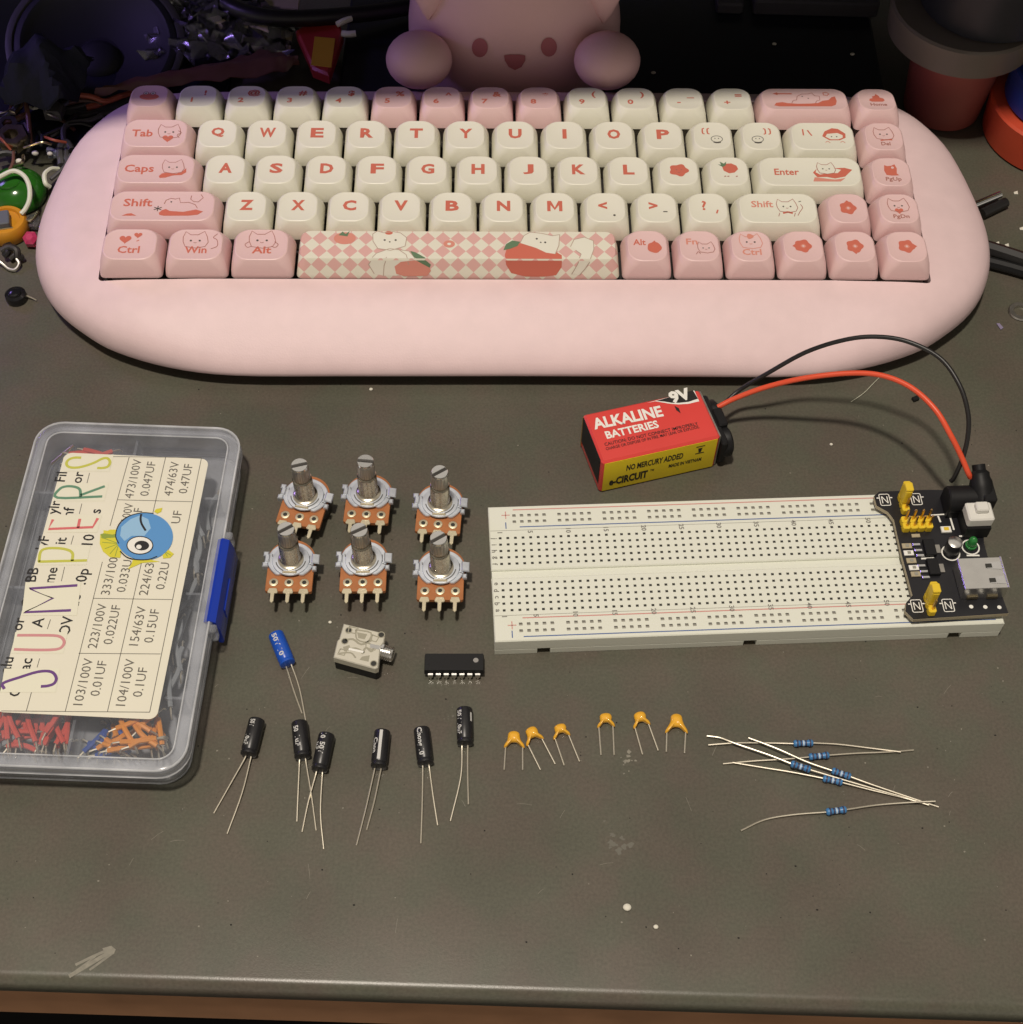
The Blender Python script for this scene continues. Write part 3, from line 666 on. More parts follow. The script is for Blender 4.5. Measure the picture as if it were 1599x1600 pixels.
# ================================================================== BREADBOARD
BR = 0.0728
bbM = TR(0, 0, 0, BR); bbI = bbM.inverted()
def lb(px, py, z): return bbI @ at(px, py, z)
bb = thing('breadboard', 'long cream white solderless breadboard full of pin holes', 'breadboard', M=bbM)
Y0, Y1, HB = -25.4, 26.9, 8.5
m = MB()
X0, X1 = -82.3, 82.6
m.box((0.15, (Y0 + -1.5) / 2, 5.7), (X1 - X0, -1.5 - Y0, 5.6), 'abs_white', bev=.35)
m.box((0.15, (Y1 + 1.5) / 2, 5.7), (X1 - X0, Y1 - 1.5, 5.6), 'abs_white', bev=.35)
m.box((0.15, 0, 4.9), (X1 - X0 - .4, 3.4, 5.2), 'abs_white')
notch = [lb(850, 1018, 2).x, lb(1172, 1003, 2).x, lb(1492, 993, 2).x]
xs = [X0] + [v for n_ in notch for v in (n_ - 2.1, n_ + 2.1)] + [X1]
for i in range(0, len(xs), 2): m.box(((xs[i] + xs[i + 1]) / 2, Y0 + 2, 1.5), (xs[i + 1] - xs[i], 4.0, 2.9), 'abs_white', bev=.12)
m.box((0.15, (Y0 + 4 + Y1) / 2 + .01, 1.5), (X1 - X0 - .1, Y1 - Y0 - 4.02, 2.9), 'abs_white')
m.build('body', bb)
m = MB()
for n_ in notch: m.box((n_, Y0 + 3.7, 1.6), (4.0, .5, 2.4), 'gold')
m.build('foam_backing', bb)
hl = MB()
for c in range(1, 65):
    x = 2.54 * (c - 32)
    for r_ in range(10):
        y = -13.97 + 2.54 * r_ + (5.08 if r_ > 4 else 0)
        hl.add([(x - .46, y - .42, HB + .04), (x + .46, y - .42, HB + .04), (x + .46, y + .42, HB + .04), (x - .46, y + .42, HB + .04)], [(0, 1, 2, 3)], 'hole_dark')  # flat dark marks stand in for the shaded depth of the holes
for g in range(10):
    for k in range(5):
        x = 2.54 * (-29.0 + g * 6 + k)
        for y in (-19.3, -21.8, 20.4, 22.9):
            hl.add([(x - .6, y - .45, HB + .04), (x + .6, y - .45, HB + .04), (x + .6, y + .3, HB + .04), (x - .6, y + .3, HB + .04)], [(0, 1, 2, 3)], 'hole_grey')
            hl.add([(x - .6, y + .1, HB + .06), (x + .5, y + .1, HB + .06), (x + .5, y + .55, HB + .06), (x - .6, y + .55, HB + .06)], [(0, 1, 2, 3)], 'hole_shade')  # darker strip paints the shaded part of each lit rail hole
hl.build('pin_holes', bb, flip=False)
ln = MB()
for y, mm, xa in ((25.3, 'print_red', -74), (18.3, 'print_blue', -72), (-17.0, 'print_red', -73), (-23.9, 'print_blue', -73)):
    ln.line([(xa, y), (80, y)], .38, mm, None, HB + .05)
ln.build('rail_lines', bb, flip=False)
# faint seams between the rails and the middle block
se = MB()
for y in (17.0, -15.9): se.line([(X0 + .4, y), (X1 - .4, y)], .16, 'hole_grey', None, HB + .03)
se.build('seam', bb, flip=False)
tx = MB()
RT = lambda x, y: Matrix.Translation((x, y, HB + .06)) @ Matrix.Rotation(-PI / 2, 4, 'Z')
for n_ in [1] + list(range(5, 61, 5)):
    for y in (16.2, -16.3): tx.text(str(n_), 2.3, 'print_grey', RT(2.54 * (n_ - 32), y), .02)
for i, c in enumerate('abcdefghij'):
    y = -13.97 + 2.54 * i + (5.08 if i > 4 else 0)
    tx.text(c, 2.4, 'print_grey', RT(-80.9, y), .02)
for y in (23.2, -19.6): tx.line([(-77.9, y), (-75.1, y)], .3, 'print_red', None, HB + .06); tx.line([(-76.5, y - 1.5), (-76.5, y + 1.5)], .3, 'print_red', None, HB + .06)
for y in (19.0, -22.9): tx.line([(-76.6, y - 1.3), (-76.6, y + 1.3)], .35, 'print_blue', None, HB + .06)
tx.build('printed_text', bb, flip=False)

# ================================================================== POWER MODULE on the breadboard
pm_ = thing('power_supply_module', 'black circuit board with yellow jumpers and a metal socket plugged onto the breadboard end', 'power module', M=bbM @ Matrix.Translation((68, 0, HB)))
def pmb(name, mb, sharp=38): return mb.build(name, pm_, sharp=sharp)
OX = Vector((68, 0, 0))
ZP = 12.0 - HB                                    # board top, above the breadboard
def lp(px, py, z=12.0): v = lb(px, py, z) - OX; return (v.x, v.y)
ol = [lp(*a) for a in [(1366, 775), (1373, 768), (1452, 765)]] + [(16.6, 24.6), (16.8, 22)] + [(13.6, 3), (13.6, -2), (15.2, -23.9)] + [lp(*a) for a in [(1428, 968), (1415, 955), (1416, 942), (1426, 930), (1409, 866), (1397, 812), (1388, 800), (1370, 790)]]
a = MB(); a.prism(ol, ZP - 1.6, ZP - .12, 'pcb_edge'); a.prism(inset(ol, .06), ZP - .11, ZP, 'pcb_black'); pmb('circuit_board', a)
a = MB()
for px, py in ((1400, 785), (1440, 950)):
    x, y = lp(px, py); a.box((x, y + (-1 if y > 0 else 1), (ZP - 1.6) / 2 - .02), (5, 5.0, ZP - 1.68), 'black_plastic')
pmb('plug_pins', a)
def pin_header(px, py, nx, ny, dirx=1):
    h = MB(); x, y = lp(px, py)
    for i in range(nx):
        for j in range(ny):
            cx, cy = x + (i - (nx - 1) / 2) * 2.54, y + (j - (ny - 1) / 2) * 2.54
            h.prism([(cx + u_, cy + v_) for u_, v_ in ((-1.25, -.8), (-.8, -1.25), (.8, -1.25), (1.25, -.8), (1.25, .8), (.8, 1.25), (-.8, 1.25), (-1.25, .8))], ZP, ZP + 2.5, 'yellow_plastic', bev=.15)
    o = pmb('pin_header', h)
    g = MB()
    for i in range(nx):
        for j in range(ny):
            cx, cy = x + (i - (nx - 1) / 2) * 2.54, y + (j - (ny - 1) / 2) * 2.54
            g.box((cx, cy, ZP + 4.6), (.62, .62, 6.4), 'gold', bev=.12)
    gp = g.build('pin', pm_); gp.parent = o
    return x, y
def jumper_cap(x, y):
    j = MB(); j.box((x, y, ZP + 6.0), (2.5, 4.9, 6.6), 'yellow_plastic', r=.6, bev=.3)
    j.box((x, y - .6, ZP + 9.8), (2.6, 3.4, 1.2), 'yellow_plastic', r=.5, bev=.25)
    j.box((x - .2, y + .9, ZP + 9.36), (.9, .9, .12), 'hole_dark')
    pmb('jumper_cap', j)
x, y = pin_header(1411, 790, 1, 3); jumper_cap(x, y + 1.27)
x, y = pin_header(1452, 947, 1, 3); jumper_cap(x, y + 1.27)
pin_header(1431, 822, 4, 2)
a = MB()                                          # DC barrel socket
x, y = lp(1486, 789)
a.box((x + 4.4, y - 1.2, ZP + 2.1), (15, 8.4, 4.2), 'black_plastic', bev=.3)
a.lathe([(0.5, 0), (4.2, 0), (4.6, .5), (4.6, 10.6), (3.6, 11.2)], 'black_plastic', frame((x - 3.2, y - 1.2, ZP + 5.0), (1, 0, 0)), 28)
a.box((x + 9.8, y - 1.2, ZP + 5.2), (4.4, 9.2, 10.0), 'black_plastic', r=.8, bev=.4)
pmb('barrel_socket', a)
a = MB(); x, y = lp(1519, 825)                    # push switch
a.box((x, y, ZP + 3.0), (8.2, 8.2, 6.0), 'black_plastic', bev=.3); pmb('switch_body', a)
a = MB(); a.box((x, y, ZP + 8.1), (8.6, 7.2, 4.2), 'white_button', r=.8, bev=.5); a.box((x + .4, y + .6, ZP + 11.2), (4.2, 3.6, 2.2), 'white_button', r=.6, bev=.4); pmb('push_button', a)
a = MB(); x, y = lp(1486, 862)                    # standing electrolytic
a.lathe([(2.3, 0), (2.5, .3), (2.5, 5.4), (2.35, 5.8)], 'sleeve_black', TR(x, y, ZP)); a.lathe([(2.36, 5.81), (2.1, 6.0), (.1, 6.0)], 'tin', TR(x, y, ZP)); pmb('capacitor', a)
a = MB()
for px, py, r_ in ((1486, 864, 2.9), (1517, 855, 2.8)):
    x, y = lp(px, py); a.line(circ(r_, 28, x, y), .45, 'print_white', None, ZP + .05, 0, True)
x, y = lp(1517, 853); g = MB(); g.lathe([(1.9, 0), (1.9, .8), (1.5, .9), (1.5, 3.0), (1.2, 4.0), (.6, 4.6), (.05, 4.8)], 'green_led', TR(x, y, ZP)); pmb('green_led', g)
# silkscreen: boxes at the corners, pads
for px, py in ((1383, 781), (1432, 780), (1433, 947), (1482, 946)):
    x, y = lp(px, py); a.line(rrect(3.4, 4.6, .5, 3, x, y), .28, 'print_white', None, ZP + .05, 0, True)
    for dx in (-.9, .9): a.line([(x + dx, y - 1.4), (x + dx, y + 1.4)], .3, 'print_white', None, ZP + .05)
    a.line([(x - .9, y + 1.4), (x + .9, y - 1.4)], .3, 'print_white', None, ZP + .06)
    for dx in (-2.3, 2.3): a.line([(x + dx - .4, y + .8), (x + dx + .4, y + .8)], .4, 'print_white', None, ZP + .05)
x0, y0 = lp(1455, 805); x1, y1 = lp(1487, 803); a.line([(x0, y0), (x1, y1)], .5, 'print_white', None, ZP + .05)
for p0, p1 in (((1466, 806), (1470, 816)), ((1485, 808), (1491, 828)), ((1440, 873), (1460, 872)), ((1511, 868), (1531, 868)), ((1499, 838), (1535, 836))):
    a.line([lp(*p0), lp(*p1)], .6, 'print_white', None, ZP + .05)
for k in range(3):
    x, y = lp(1518 + k * 22, 949 + k * .5 - 1); a.poly(circ(.7, 10, x, y), 'print_white', None, ZP + .05)
a.build('silkscreen', pm_, flip=False)
a = MB()                                          # small surface parts
for i, (px, py) in enumerate(((1417, 854), (1420, 865), (1424, 877), (1428, 888), (1431, 898))):
    x, y = lp(px, py); a.box((x, y, ZP + .3), (3.2, 1.9, .6), ('pcb_edge', 'print_white')[i % 2], bev=.1); a.box((x + .1, y, ZP + .66), (1.1, 1.0, .16), 'hole_grey')
x, y = lp(1478, 829); a.box((x, y, ZP + .5), (3.4, 2.4, 1), 'print_white', bev=.2); a.box((x, y, ZP + 1.1), (1.6, 1.2, .3), 'yellow_plastic')
x, y = lp(1431, 838); a.box((x, y, ZP + .3), (2.8, 1.3, .6), 'pcb_edge', bev=.1)
pmb('chip_resistors', a)
for (px, py), pins in (((1452, 858), ((1432, 852), (1435, 861), (1438, 869))), ((1458, 888), ((1440, 885), (1444, 894), (1447, 903)))):
    a = MB(); x, y = lp(px, py); a.box((x, y, ZP + .8), (3.6, 6.2, 1.5), 'black_plastic', bev=.15)
    for p in pins:
        x2, y2 = lp(*p); a.box((x2, y2, ZP + .35), (2.6, .9, .7), 'steel_bright', bev=.15)
    a.box((x + 2.8, y - .3, ZP + .3), (1.6, 3.2, .5), 'tin_rough'); pmb('regulator_chip', a)
# USB socket
x, y = lp(1530, 918); y += 1.6
a = MB(); W, D, H = 14.2, 11.6, 6.2
for c, d in (((0, 0, H), (W, D, .4)), ((0, 0, .5), (W, D, .4)), ((0, D / 2 - .2, H / 2), (W, .4, H)), ((0, -D / 2 + .2, H / 2), (W, .4, H)), ((-W / 2 + .2, 0, H / 2), (.4, D - .9, H - .5))):
    a.box((x + c[0], y + c[1], ZP + c[2]), d, 'tin', bev=.12)
a.box((x + W / 2 - .1, y, ZP + H + .25), (.6, D + .4, .5), 'tin', bev=.15)
us = pmb('usb_socket', a)
a = MB()
for dy in (-2.9, 2.6):
    a.prism([(x + 1.6, y + dy - 1.0), (x + 6.4, y + dy - 1.5), (x + 6.4, y + dy + 1.5), (x + 1.6, y + dy + 1.0)], ZP + H + .21, ZP + H + .32, 'steel_bright')
    a.box((x + 2.4, y + dy, ZP + H + .36), (2.0, 1.5, .1), 'hole_dark')
a.box((x + .6, y, ZP + 3.4), (12, 10.5, 1.8), 'white_button')
o = pmb('spring_window', a); o.parent = us
a = MB()
for dx in (-3.5, 3): a.box((x + dx, y - D / 2 - .25, ZP + 1.2), (3.4, .4, 1.6), 'brass', bev=.1)
pmb('socket_tab', a)

# ================================================================== BATTERY
p1 = at(936, 770, 0); p2 = at(1122, 728, 0)
ba = math.atan2(p2.y - p1.y, p2.x - p1.x)
t0, t1, t2 = at(945, 725, 17.5), at(1127, 676, 17.5), at(905, 652, 17.5)
BL, BW, BH = (t1 - t0).length, 21.8, 17.5
BM = TR(p1.x, p1.y, 0, ba)
bt = thing('battery', 'red and yellow rectangular nine volt battery lying on the desk', 'battery', M=BM)
a = MB(); a.box((BL / 2, BW / 2, BH / 2), (BL, BW, BH), 'batt_red', r=1.2, bev=.8); a.build('cell_case', bt)
a = MB(); a.box((BL / 2, -.04, BH / 2 - .1), (BL - 2.0, .1, BH - 1.7), 'batt_yellow'); a.build('yellow_side', bt)
a = MB(); a.box((-.05, BW / 2 + .2, BH / 2 + 1.6), (.3, BW - 2.6, BH - 4.6), 'black_plastic'); a.box((-.1, BW - 1.0, BH / 2), (.3, .8, BH - 2), 'gold'); a.build('end_plate', bt)
a = MB(); a.box((BL + .1, BW / 2, BH / 2), (.5, BW - 1.2, BH - 1.2), 'tin_rough'); a.build('terminal_end', bt)
def bl(px, py, z=17.5): v = BM.inverted() @ at(px, py, z); return (v.x, v.y)
a = MB(); zt = BH + .05
a.poly([bl(*p) for p in [(1010, 630), (1024, 627), (1036, 629), (1048, 631), (1060, 632), (1076, 631), (1093, 627), (1085, 610)]], 'print_white', None, zt)
a.poly([bl(*p) for p in [(1026, 626.5), (1038, 627.5), (1050, 629.5), (1062, 629.5), (1076, 628), (1091, 623), (1083, 610)]], 'print_black', None, zt + .04)
a.poly([bl(*p) for p in [(1054, 634), (1061, 638), (1064, 646), (1057, 641)]], 'print_black', None, zt + .04)
def btext(t, p0, p1, size, m, bold, z):
    """lettering whose middle line runs from p0 to p1 on the battery top"""
    A, B_ = Vector(bl(*p0)), Vector(bl(*p1)); d = B_ - A; ang = math.atan2(d.y, d.x)
    v, f = text_mesh(t, size, bold); w0 = max(q_[0] for q_ in v) - min(q_[0] for q_ in v)
    c = (A + B_) / 2
    a.add([(q_[0] * d.length / w0, q_[1], 0) for q_ in v], f, m, Matrix.Translation((c.x, c.y, z)) @ Matrix.Rotation(ang, 4, 'Z'))
btext('9V', (1047, 623), (1079, 615), 6.6, 'print_white', .05, zt + .08)
btext('ALKALINE', (927, 664), (1035, 643), 6.4, 'print_white', .035, zt + .05)
btext('BATTERIES', (947, 681), (1029, 663), 4.4, 'print_white', .03, zt + .05)
btext('CAUTION: DO NOT CONNECT IMPROPERLY', (945, 695), (1091, 662), 1.9, 'print_black', .01, zt + .05)
btext('CHARGE OR DISPOSE OF IN FIRE. MAY LEAK OR EXPLODE.', (947, 702), (1093, 667), 1.7, 'print_black', .01, zt + .05)
a.build('top_print', bt, flip=False)
a = MB(); FM = frame((0, -.12, 0), (0, -1, 0), (1, 0, 0))
def bf(px, py):
    """photo point on the yellow side -> (x along, z up)"""
    d = RCAM @ Vector(((px - 799.5) / F_PX, (800 - py) / F_PX, -1)); I = BM.inverted(); o_ = I @ CAM; dd = I.to_3x3() @ d
    t = -o_.y / dd.y; v = o_ + dd * t; return (v.x, v.z)
def ftext(t, p0, p1, size, bold):
    A, B_ = Vector(bf(*p0)), Vector(bf(*p1)); d = B_ - A; v, f = text_mesh(t, size, bold); w0 = max(q_[0] for q_ in v) - min(q_[0] for q_ in v); c = (A + B_) / 2
    M_ = Matrix((Vector((1, 0, 0)), Vector((0, 0, 1)), Vector((0, -1, 0)))).transposed().to_4x4(); M_.translation = Vector((c.x, -.14, c.y))
    a.add([(q_[0] * d.length / w0, q_[1], 0) for q_ in v], f, 'print_black', M_)
ftext('NO MERCURY ADDED', (979, 733), (1068, 710), 4.4, .03)
ftext('e-CIRCUIT', (952, 754), (1012, 740), 5.6, .045)
ftext('TM', (1016, 735), (1022, 733.5), 1.6, .02)
ftext('MADE IN VIETNAM', (1045, 729), (1096, 716), 2.6, .03)
cx_, cz_ = bf(1094, 703)
for k in (-1, 1): a.add([(cx_ - 1.6, -.14, cz_ + k * 1.9), (cx_ + 1.6, -.14, cz_ + k * 1.9), (cx_ + 1.6, -.14, cz_ + k * 1.9 + .5), (cx_ - 1.6, -.14, cz_ + k * 1.9 + .5)], [(0, 1, 2, 3)], 'print_black')
a.add([(cx_ - .4, -.14, cz_ - 1.2), (cx_ + .4, -.14, cz_ - 1.2), (cx_ + .8, -.14, cz_ + 1.2), (cx_ - .8, -.14, cz_ + 1.2)], [(0, 1, 2, 3)], 'print_black')
a.build('side_print', bt, flip=False)

# ---- snap connector with its wires and plug: one lead
ld = thing('battery_lead', 'black battery snap connector with red and black wires arching to the circuit board', 'battery lead', M=BM @ Matrix.Translation((BL + .4, BW / 2, 0)))
a = MB()
a.box((1.6, -.6, 8.4), (2.6, 22.5, 11.0), 'black_plastic', r=1.0, bev=.5)
for y in (-6.6, 5.4): a.lathe([(1.0, 0), (5.2, 0), (5.6, .6), (5.6, 3.4), (4.6, 4.2), (.1, 4.2)], 'black_plastic', frame((1.4, y, 8.0), (1, 0, 0)), 26)
a.box((3.6, -.4, 12.8), (3.6, 8, 4.0), 'black_plastic', r=.8, bev=.5)
a.build('snap_cap', ld)
def wpts(L): return [at(*q_) for q_ in L]
a = MB(); a.tube(wpts([(1122, 636, 13), (1150, 622, 16), (1200, 604, 22), (1262, 590, 29), (1330, 583, 34), (1380, 587, 37), (1425, 606, 38), (1462, 640, 37), (1486, 680, 33), (1502, 712, 28), (1513, 738, 24), (1517, 746, 22)]), .95, 'wire_red', 10)
a.build('red_wire', ld, world=True)
a = MB(); a.tube(wpts([(1132, 630, 12), (1158, 608, 15), (1200, 583, 23), (1260, 550, 33), (1320, 531, 41), (1370, 526, 45), (1420, 534, 47), (1470, 560, 46), (1500, 602, 43), (1513, 645, 38), (1513, 680, 33), (1505, 715, 27), (1492, 745, 20), (1486, 752, 18)]), .8, 'wire_black', 10)
a.build('black_wire', ld, world=True)
v = lb(1519, 752, 17); a = MB()
e0 = bbM @ Vector((v.x + .5, v.y + 1.5, 24.5)); e1 = bbM @ Vector((v.x + 1.5, v.y - 9.0, 18.0))
a.tube([e0, e0.lerp(e1, .35), e1], [2.2, 3.2, 3.8, 3.8], 'black_plastic', 16, 4); a.build('barrel_plug', ld, world=True)

# ================================================================== COMPONENT BOX
bxr = -0.012
c0 = at(285, 1200, 16)
BXW, BXD, BXH = 70.5, 128.5, 16.0
ctr = Vector((-204.9, -17.9, 0))
XM = TR(ctr.x, ctr.y, 0, bxr); XI = XM.inverted()
box_ = thing('component_box', 'clear plastic compartment box of jumper wires under a paper label with coloured letters', 'component box', M=XM)
def shell(pts0, pts1, z0, z1, th, m, floor_):
    """open tub: outer wall pts0 (bottom) to pts1 (top), thickness th"""
    mb = MB(); r3 = lambda P, z: [(x, y, z) for x, y in P]
    mb.loft([r3(inset(pts0, .8), z0), r3(pts0, z0 + .8), r3(pts1, z1), r3(inset(pts1, th), z1), r3(inset(pts0, th), z0 + th)], m, None, True, True)
    return mb
a = shell(rrect(BXW - 3.5, BXD - 4.5, 8, 6, 0, .6), rrect(BXW - 1.8, BXD - 1.8, 8.5, 6), 0.1, 12.6, 1.1, 'clear_tray', True); a.build('tray', box_)
a = MB()
a.box((-1.5, 0, 6.6), (.9, BXD - 7, 10.2), 'clear_tray')
for y in (-37.5, 0, 37.5): a.box((-1.5, y, 6.4), (BXW - 7, .9, 9.8), 'clear_tray')
a.build('divider', box_)
a = MB(); ou = rrect(BXW, BXD, 9, 7); r3 = lambda P, z: [(x, y, z) for x, y in P]
a.loft([r3(inset(ou, 6.2), 15.3), r3(inset(ou, 4.6), 15.35), r3(inset(ou, 4.2), 15.2)], 'clear_lid', None, True, False)
o = a.build('lid', box_)
a = MB(); a.loft([r3(inset(ou, 4.2), 15.2), r3(inset(ou, 3.8), 15.9), r3(inset(ou, 1.6), 16.0), r3(inset(ou, .4), 15.6), r3(ou, 14.6), r3(ou, 11.4), r3(inset(ou, .9), 11.4), r3(inset(ou, .9), 14.4), r3(inset(ou, 4.2), 14.5)], 'clear_rim', None, False, False)
ob = a.build('lid_rim', box_); ob.parent = o
a = MB()
for d0, zz, rr2 in ((.35, 15.75, .38), (.1, 11.5, .34), (4.3, 15.45, .26)):
    P = [(x, y, zz) for x, y in inset(ou, d0)]; a.tube(P + [P[0]], rr2, 'clear_edge', 6, 1)  # milky beads stand in for the highlights along the clear edges
ob = a.build('edge_highlight', box_); ob.parent = o
a = MB(); P = [(x, y, .5) for x, y in rrect(BXW - 4.2, BXD - 5.2, 8, 6, 0, .6)]; a.tube(P + [P[0]], .3, 'clear_edge', 6, 1); a.build('tray_edge', box_)
# tab on the right side and the blue latch
L0 = XI @ at(330, 855, 12); L1 = XI @ at(318, 1003, 4)
ly = ((XI @ at(345, 858, 8)).y + (XI @ at(333, 1000, 6)).y) / 2
a = MB(); xr = BXW / 2
for dy in (17.5, -17.5): a.box((xr + .7, ly + dy, 12.2), (3.0, 3.0, 6.4), 'clear_rim', r=.9, bev=.5)
a.box((xr - .2, ly, 14.6), (1.6, 37, 2.0), 'clear_rim', r=.5, bev=.4); a.build('hinge_tab', box_)
a = MB(); xr -= 1.6; P = [(xr - .6, 15.3), (xr + 1.2, 16.3), (xr + 3.2, 15.2), (xr + 4.0, 11), (xr + 4.4, 4.0), (xr + 3.8, 2.6), (xr + 2.6, 2.8), (xr + 2.2, 5), (xr + 2.0, 11)]
a.loft([[(x, y, z) for x, z in P] for y in (ly - 15.6, ly - 15.2, ly + 15.2, ly + 15.6)], 'latch_blue'); a.box((xr + 4.2, ly - 2, 8), (.5, 12, 5), 'latch_blue', bev=.2)
a.build('latch', box_)
# label on the lid
ZL = 15.45
def ll(px, py): v = XI @ at(px, py, ZL); return (v.x, v.y)
LAM = -0.011                                      # the label sits slightly turned on the lid
TL, TRr, BRr, BLl = (Vector(ll(*p)) for p in ((92, 711), (327, 713), (246, 1120), (0, 1117)))
lw_ = ((TRr - TL).length + (BRr - BLl).length) / 2; lh_ = ((TRr - BRr).length + (TL - BLl).length) / 2; lc_ = (TL + TRr + BRr + BLl) / 4
LM = Matrix.Translation((lc_.x, lc_.y, 0)) @ Matrix.Rotation(LAM, 4, 'Z')
a = MB(); a.prism(rrect(lw_, lh_, 2.6, 5), ZL - .12, ZL, 'paper', 0, LM)
lab = a.build('paper_label', box_)
a = MB(); Z1 = ZL + .05
def pl(pts, wd, m, z=Z1, k=0): a.line([ll(*p) for p in pts], wd, m, None, z, k)
def up(t, px, py, size, wd=None, m='ink_text', bold=.0, z=Z1):
    """lettering that reads upwards, centred where the photograph shows it"""
    x, y = ll(px, py); v, f = text_mesh(t, size, bold); w0 = max(q_[0] for q_ in v) - min(q_[0] for q_ in v)
    k = (wd / w0) if wd else 1
    a.add([(q_[0] * k, q_[1], 0) for q_ in v], f, m, Matrix.Translation((x, y, z)) @ Matrix.Rotation(PI / 2 + LAM, 4, 'Z'))
# table ruling
for q0, q1 in (((259, 714), (168, 1112)), ((315, 715), (234, 1113)), ((202, 714), (172, 822)), ((160, 878), (102, 1112)), ((132, 713), (315, 715)), ((184, 781), (300, 784)), ((146, 935), (269, 937)), ((123, 1021), (251, 1022)), ((2, 1111), (234, 1113))): pl([q0, q1], .22, 'ink_text')
TS = 4.2
for (t1_, p1_), (t2_, p2_) in (
    (('103/100V', (131, 1065)), ('0.01UF', (155, 1060))), (('104/100V', (197, 1066)), ('0.1UF', (220, 1066))),
    (('223/100V', (153, 978)), ('0.022UF', (176, 976))), (('154/63V', (216, 978)), ('0.15UF', (238, 978))),
    (('333/100', (172, 900)), ('0.033U', (195, 900))), (('224/63', (230, 905)), ('0.22U', (255, 900))),
    (('473/100V', (209, 748)), ('0.047UF', (232, 748))), (('474/63V', (269, 748)), ('0.47UF', (291, 748)))):
    n1, n2 = len(t1_), len(t2_)
    up(t1_, *p1_, TS, n1 * 2.02); up(t2_, *p2_, TS, n2 * 2.02)
up('100V', 200, 800, TS, 7); up('F', 216, 797, TS); up('UF', 277, 808, TS, 5)
for t, px, py, sz in (('Fil', 96, 745, 5), ('or', 122, 746, 5), ('ylr', 85, 793, 5), ('onf', 106, 806, 5.2), ('s', 152, 799, 5.2), ("'yF", 68, 848, 5), ('it', 96, 845, 5), ('=10', 137, 851, 5.2),
                      ('BB', 51, 898, 5), ('me', 80, 899, 5), ('.0p', 129, 901, 5.2), ('Cs', 42, 939, 4), ('ue', 117, 939, 5), ('A', 59, 973, 5), ('OV', 104, 978, 5), ('or', 29, 975, 5), ('alu', 11, 1039, 5), ('ac', 41, 1038, 5), ('Ca', 26, 1076, 5)):
    up(t, px, py, sz, None, 'print_black', .012)
for p in (((140, 739), (136, 755)), ((128, 787), (124, 803)), ((115, 837), (111, 851)), ((101, 886), (96, 908)), ((79, 968), (74, 983)), ((62, 1029), (58, 1043)), ((53, 1068), (41, 1112))): pl(p, .22, 'ink_text')
tp = a.build('table_print', box_, flip=False); tp.parent = lab
for nm, strokes, col in (
    ('J', [[(7, 1077), (5, 1068), (30, 1059), (60, 1050), (80, 1050), (88, 1059), (85, 1068), (75, 1072), (64, 1073)]], 'pen_purple'),
    ('U', [[(27, 993), (60, 993), (90, 994), (100, 1001), (98, 1010), (88, 1015), (60, 1016), (22, 1015)]], 'pen_pink'),
    ('M', [[(111, 954), (38, 957), (83, 935), (46, 920), (121, 915)]], 'pen_purple'),
    ('P', [[(136, 876), (60, 878)], [(61, 878), (64, 862), (76, 857), (100, 858), (113, 864), (113, 877)]], 'pen_lime'),
    ('E', [[(83, 812), (76, 827), (145, 824), (153, 810)], [(122, 825), (125, 811)]], 'pen_red'),
    ('R', [[(160, 776), (90, 778), (94, 764), (108, 760), (124, 764), (126, 777)], [(126, 774), (164, 760)]], 'pen_green'),
    ('S', [[(127, 715.5), (116, 715.5), (107, 719), (104, 725), (108, 730), (120, 731), (134, 728), (148, 723), (160, 717), (168, 716.5), (172, 722), (169, 729), (161, 731.5), (152, 731.5)]], 'pen_lime')):
    pts = [p for s_ in strokes for p in s_]
    x0 = min(p[0] for p in pts); x1 = max(p[0] for p in pts); y0 = min(p[1] for p in pts); y1 = max(p[1] for p in pts)
    a = MB(); A_ = [ll(x0 + 2, y0 - 5), ll(x1 + 6, y0 - 5), ll(x1 - 1, y1 + 5), ll(x0 - 4, y1 + 5)]
    a.poly(A_, 'sticker', None, Z1 + .05)
    for s_ in strokes: a.line([ll(*p) for p in s_], .95, col, None, Z1 + .1, 0 if nm in 'ME' else 4)
    o = a.build('letter_cutout', box_, flip=False); o.parent = lab
# fish sticker
a = MB(); Z2 = Z1 + .16
def fp(L, m, dz): a.poly([ll(*p) for p in L], m, None, Z2 + dz)
def fl(L, wd, m, dz, k=3): a.line([ll(*p) for p in L], wd, m, None, Z2 + dz, k)
fp([(184, 828), (172, 828), (157, 836), (156, 850), (161, 862), (172, 871), (188, 872), (192, 850)], 'fish_yellow', 0)
for p in ((160, 848), (164, 858), (172, 866), (180, 870), (158, 840)): fl([(186, 850), p], .25, 'fish_olive', .03, 0)
fp([(157, 835), (172, 833), (190, 832), (186, 840), (160, 842)], 'fish_olive', .04)
fp([(162, 829), (176, 831), (190, 832), (176, 836), (162, 834)], 'fish_yellow', .05)
fp([(241, 800), (244, 796), (254, 794), (252, 800), (246, 803)], 'fish_yellow', 0)
fp([(254, 864), (260, 857), (272, 866), (266, 872), (255, 873)], 'fish_yellow', 0)
for p in ((262, 870), (267, 868)): fl([(257, 862), p], .25, 'fish_olive', .03, 0)
fp([(208, 874), (230, 874), (250, 878), (236, 879), (222, 880), (200, 890), (206, 881)], 'fish_yellow', 0)
body = [(182 + 44 + 44.5 * math.cos(t) , 839 + 37 * math.sin(t)) for t in [2 * PI * i / 44 for i in range(44)]]
fp(body, 'fish_blue', .06)
fp([(190, 824), (204, 812), (219, 806), (232, 812), (236, 826), (226, 838), (206, 838), (195, 846), (188, 838)], 'fish_pale', .08)
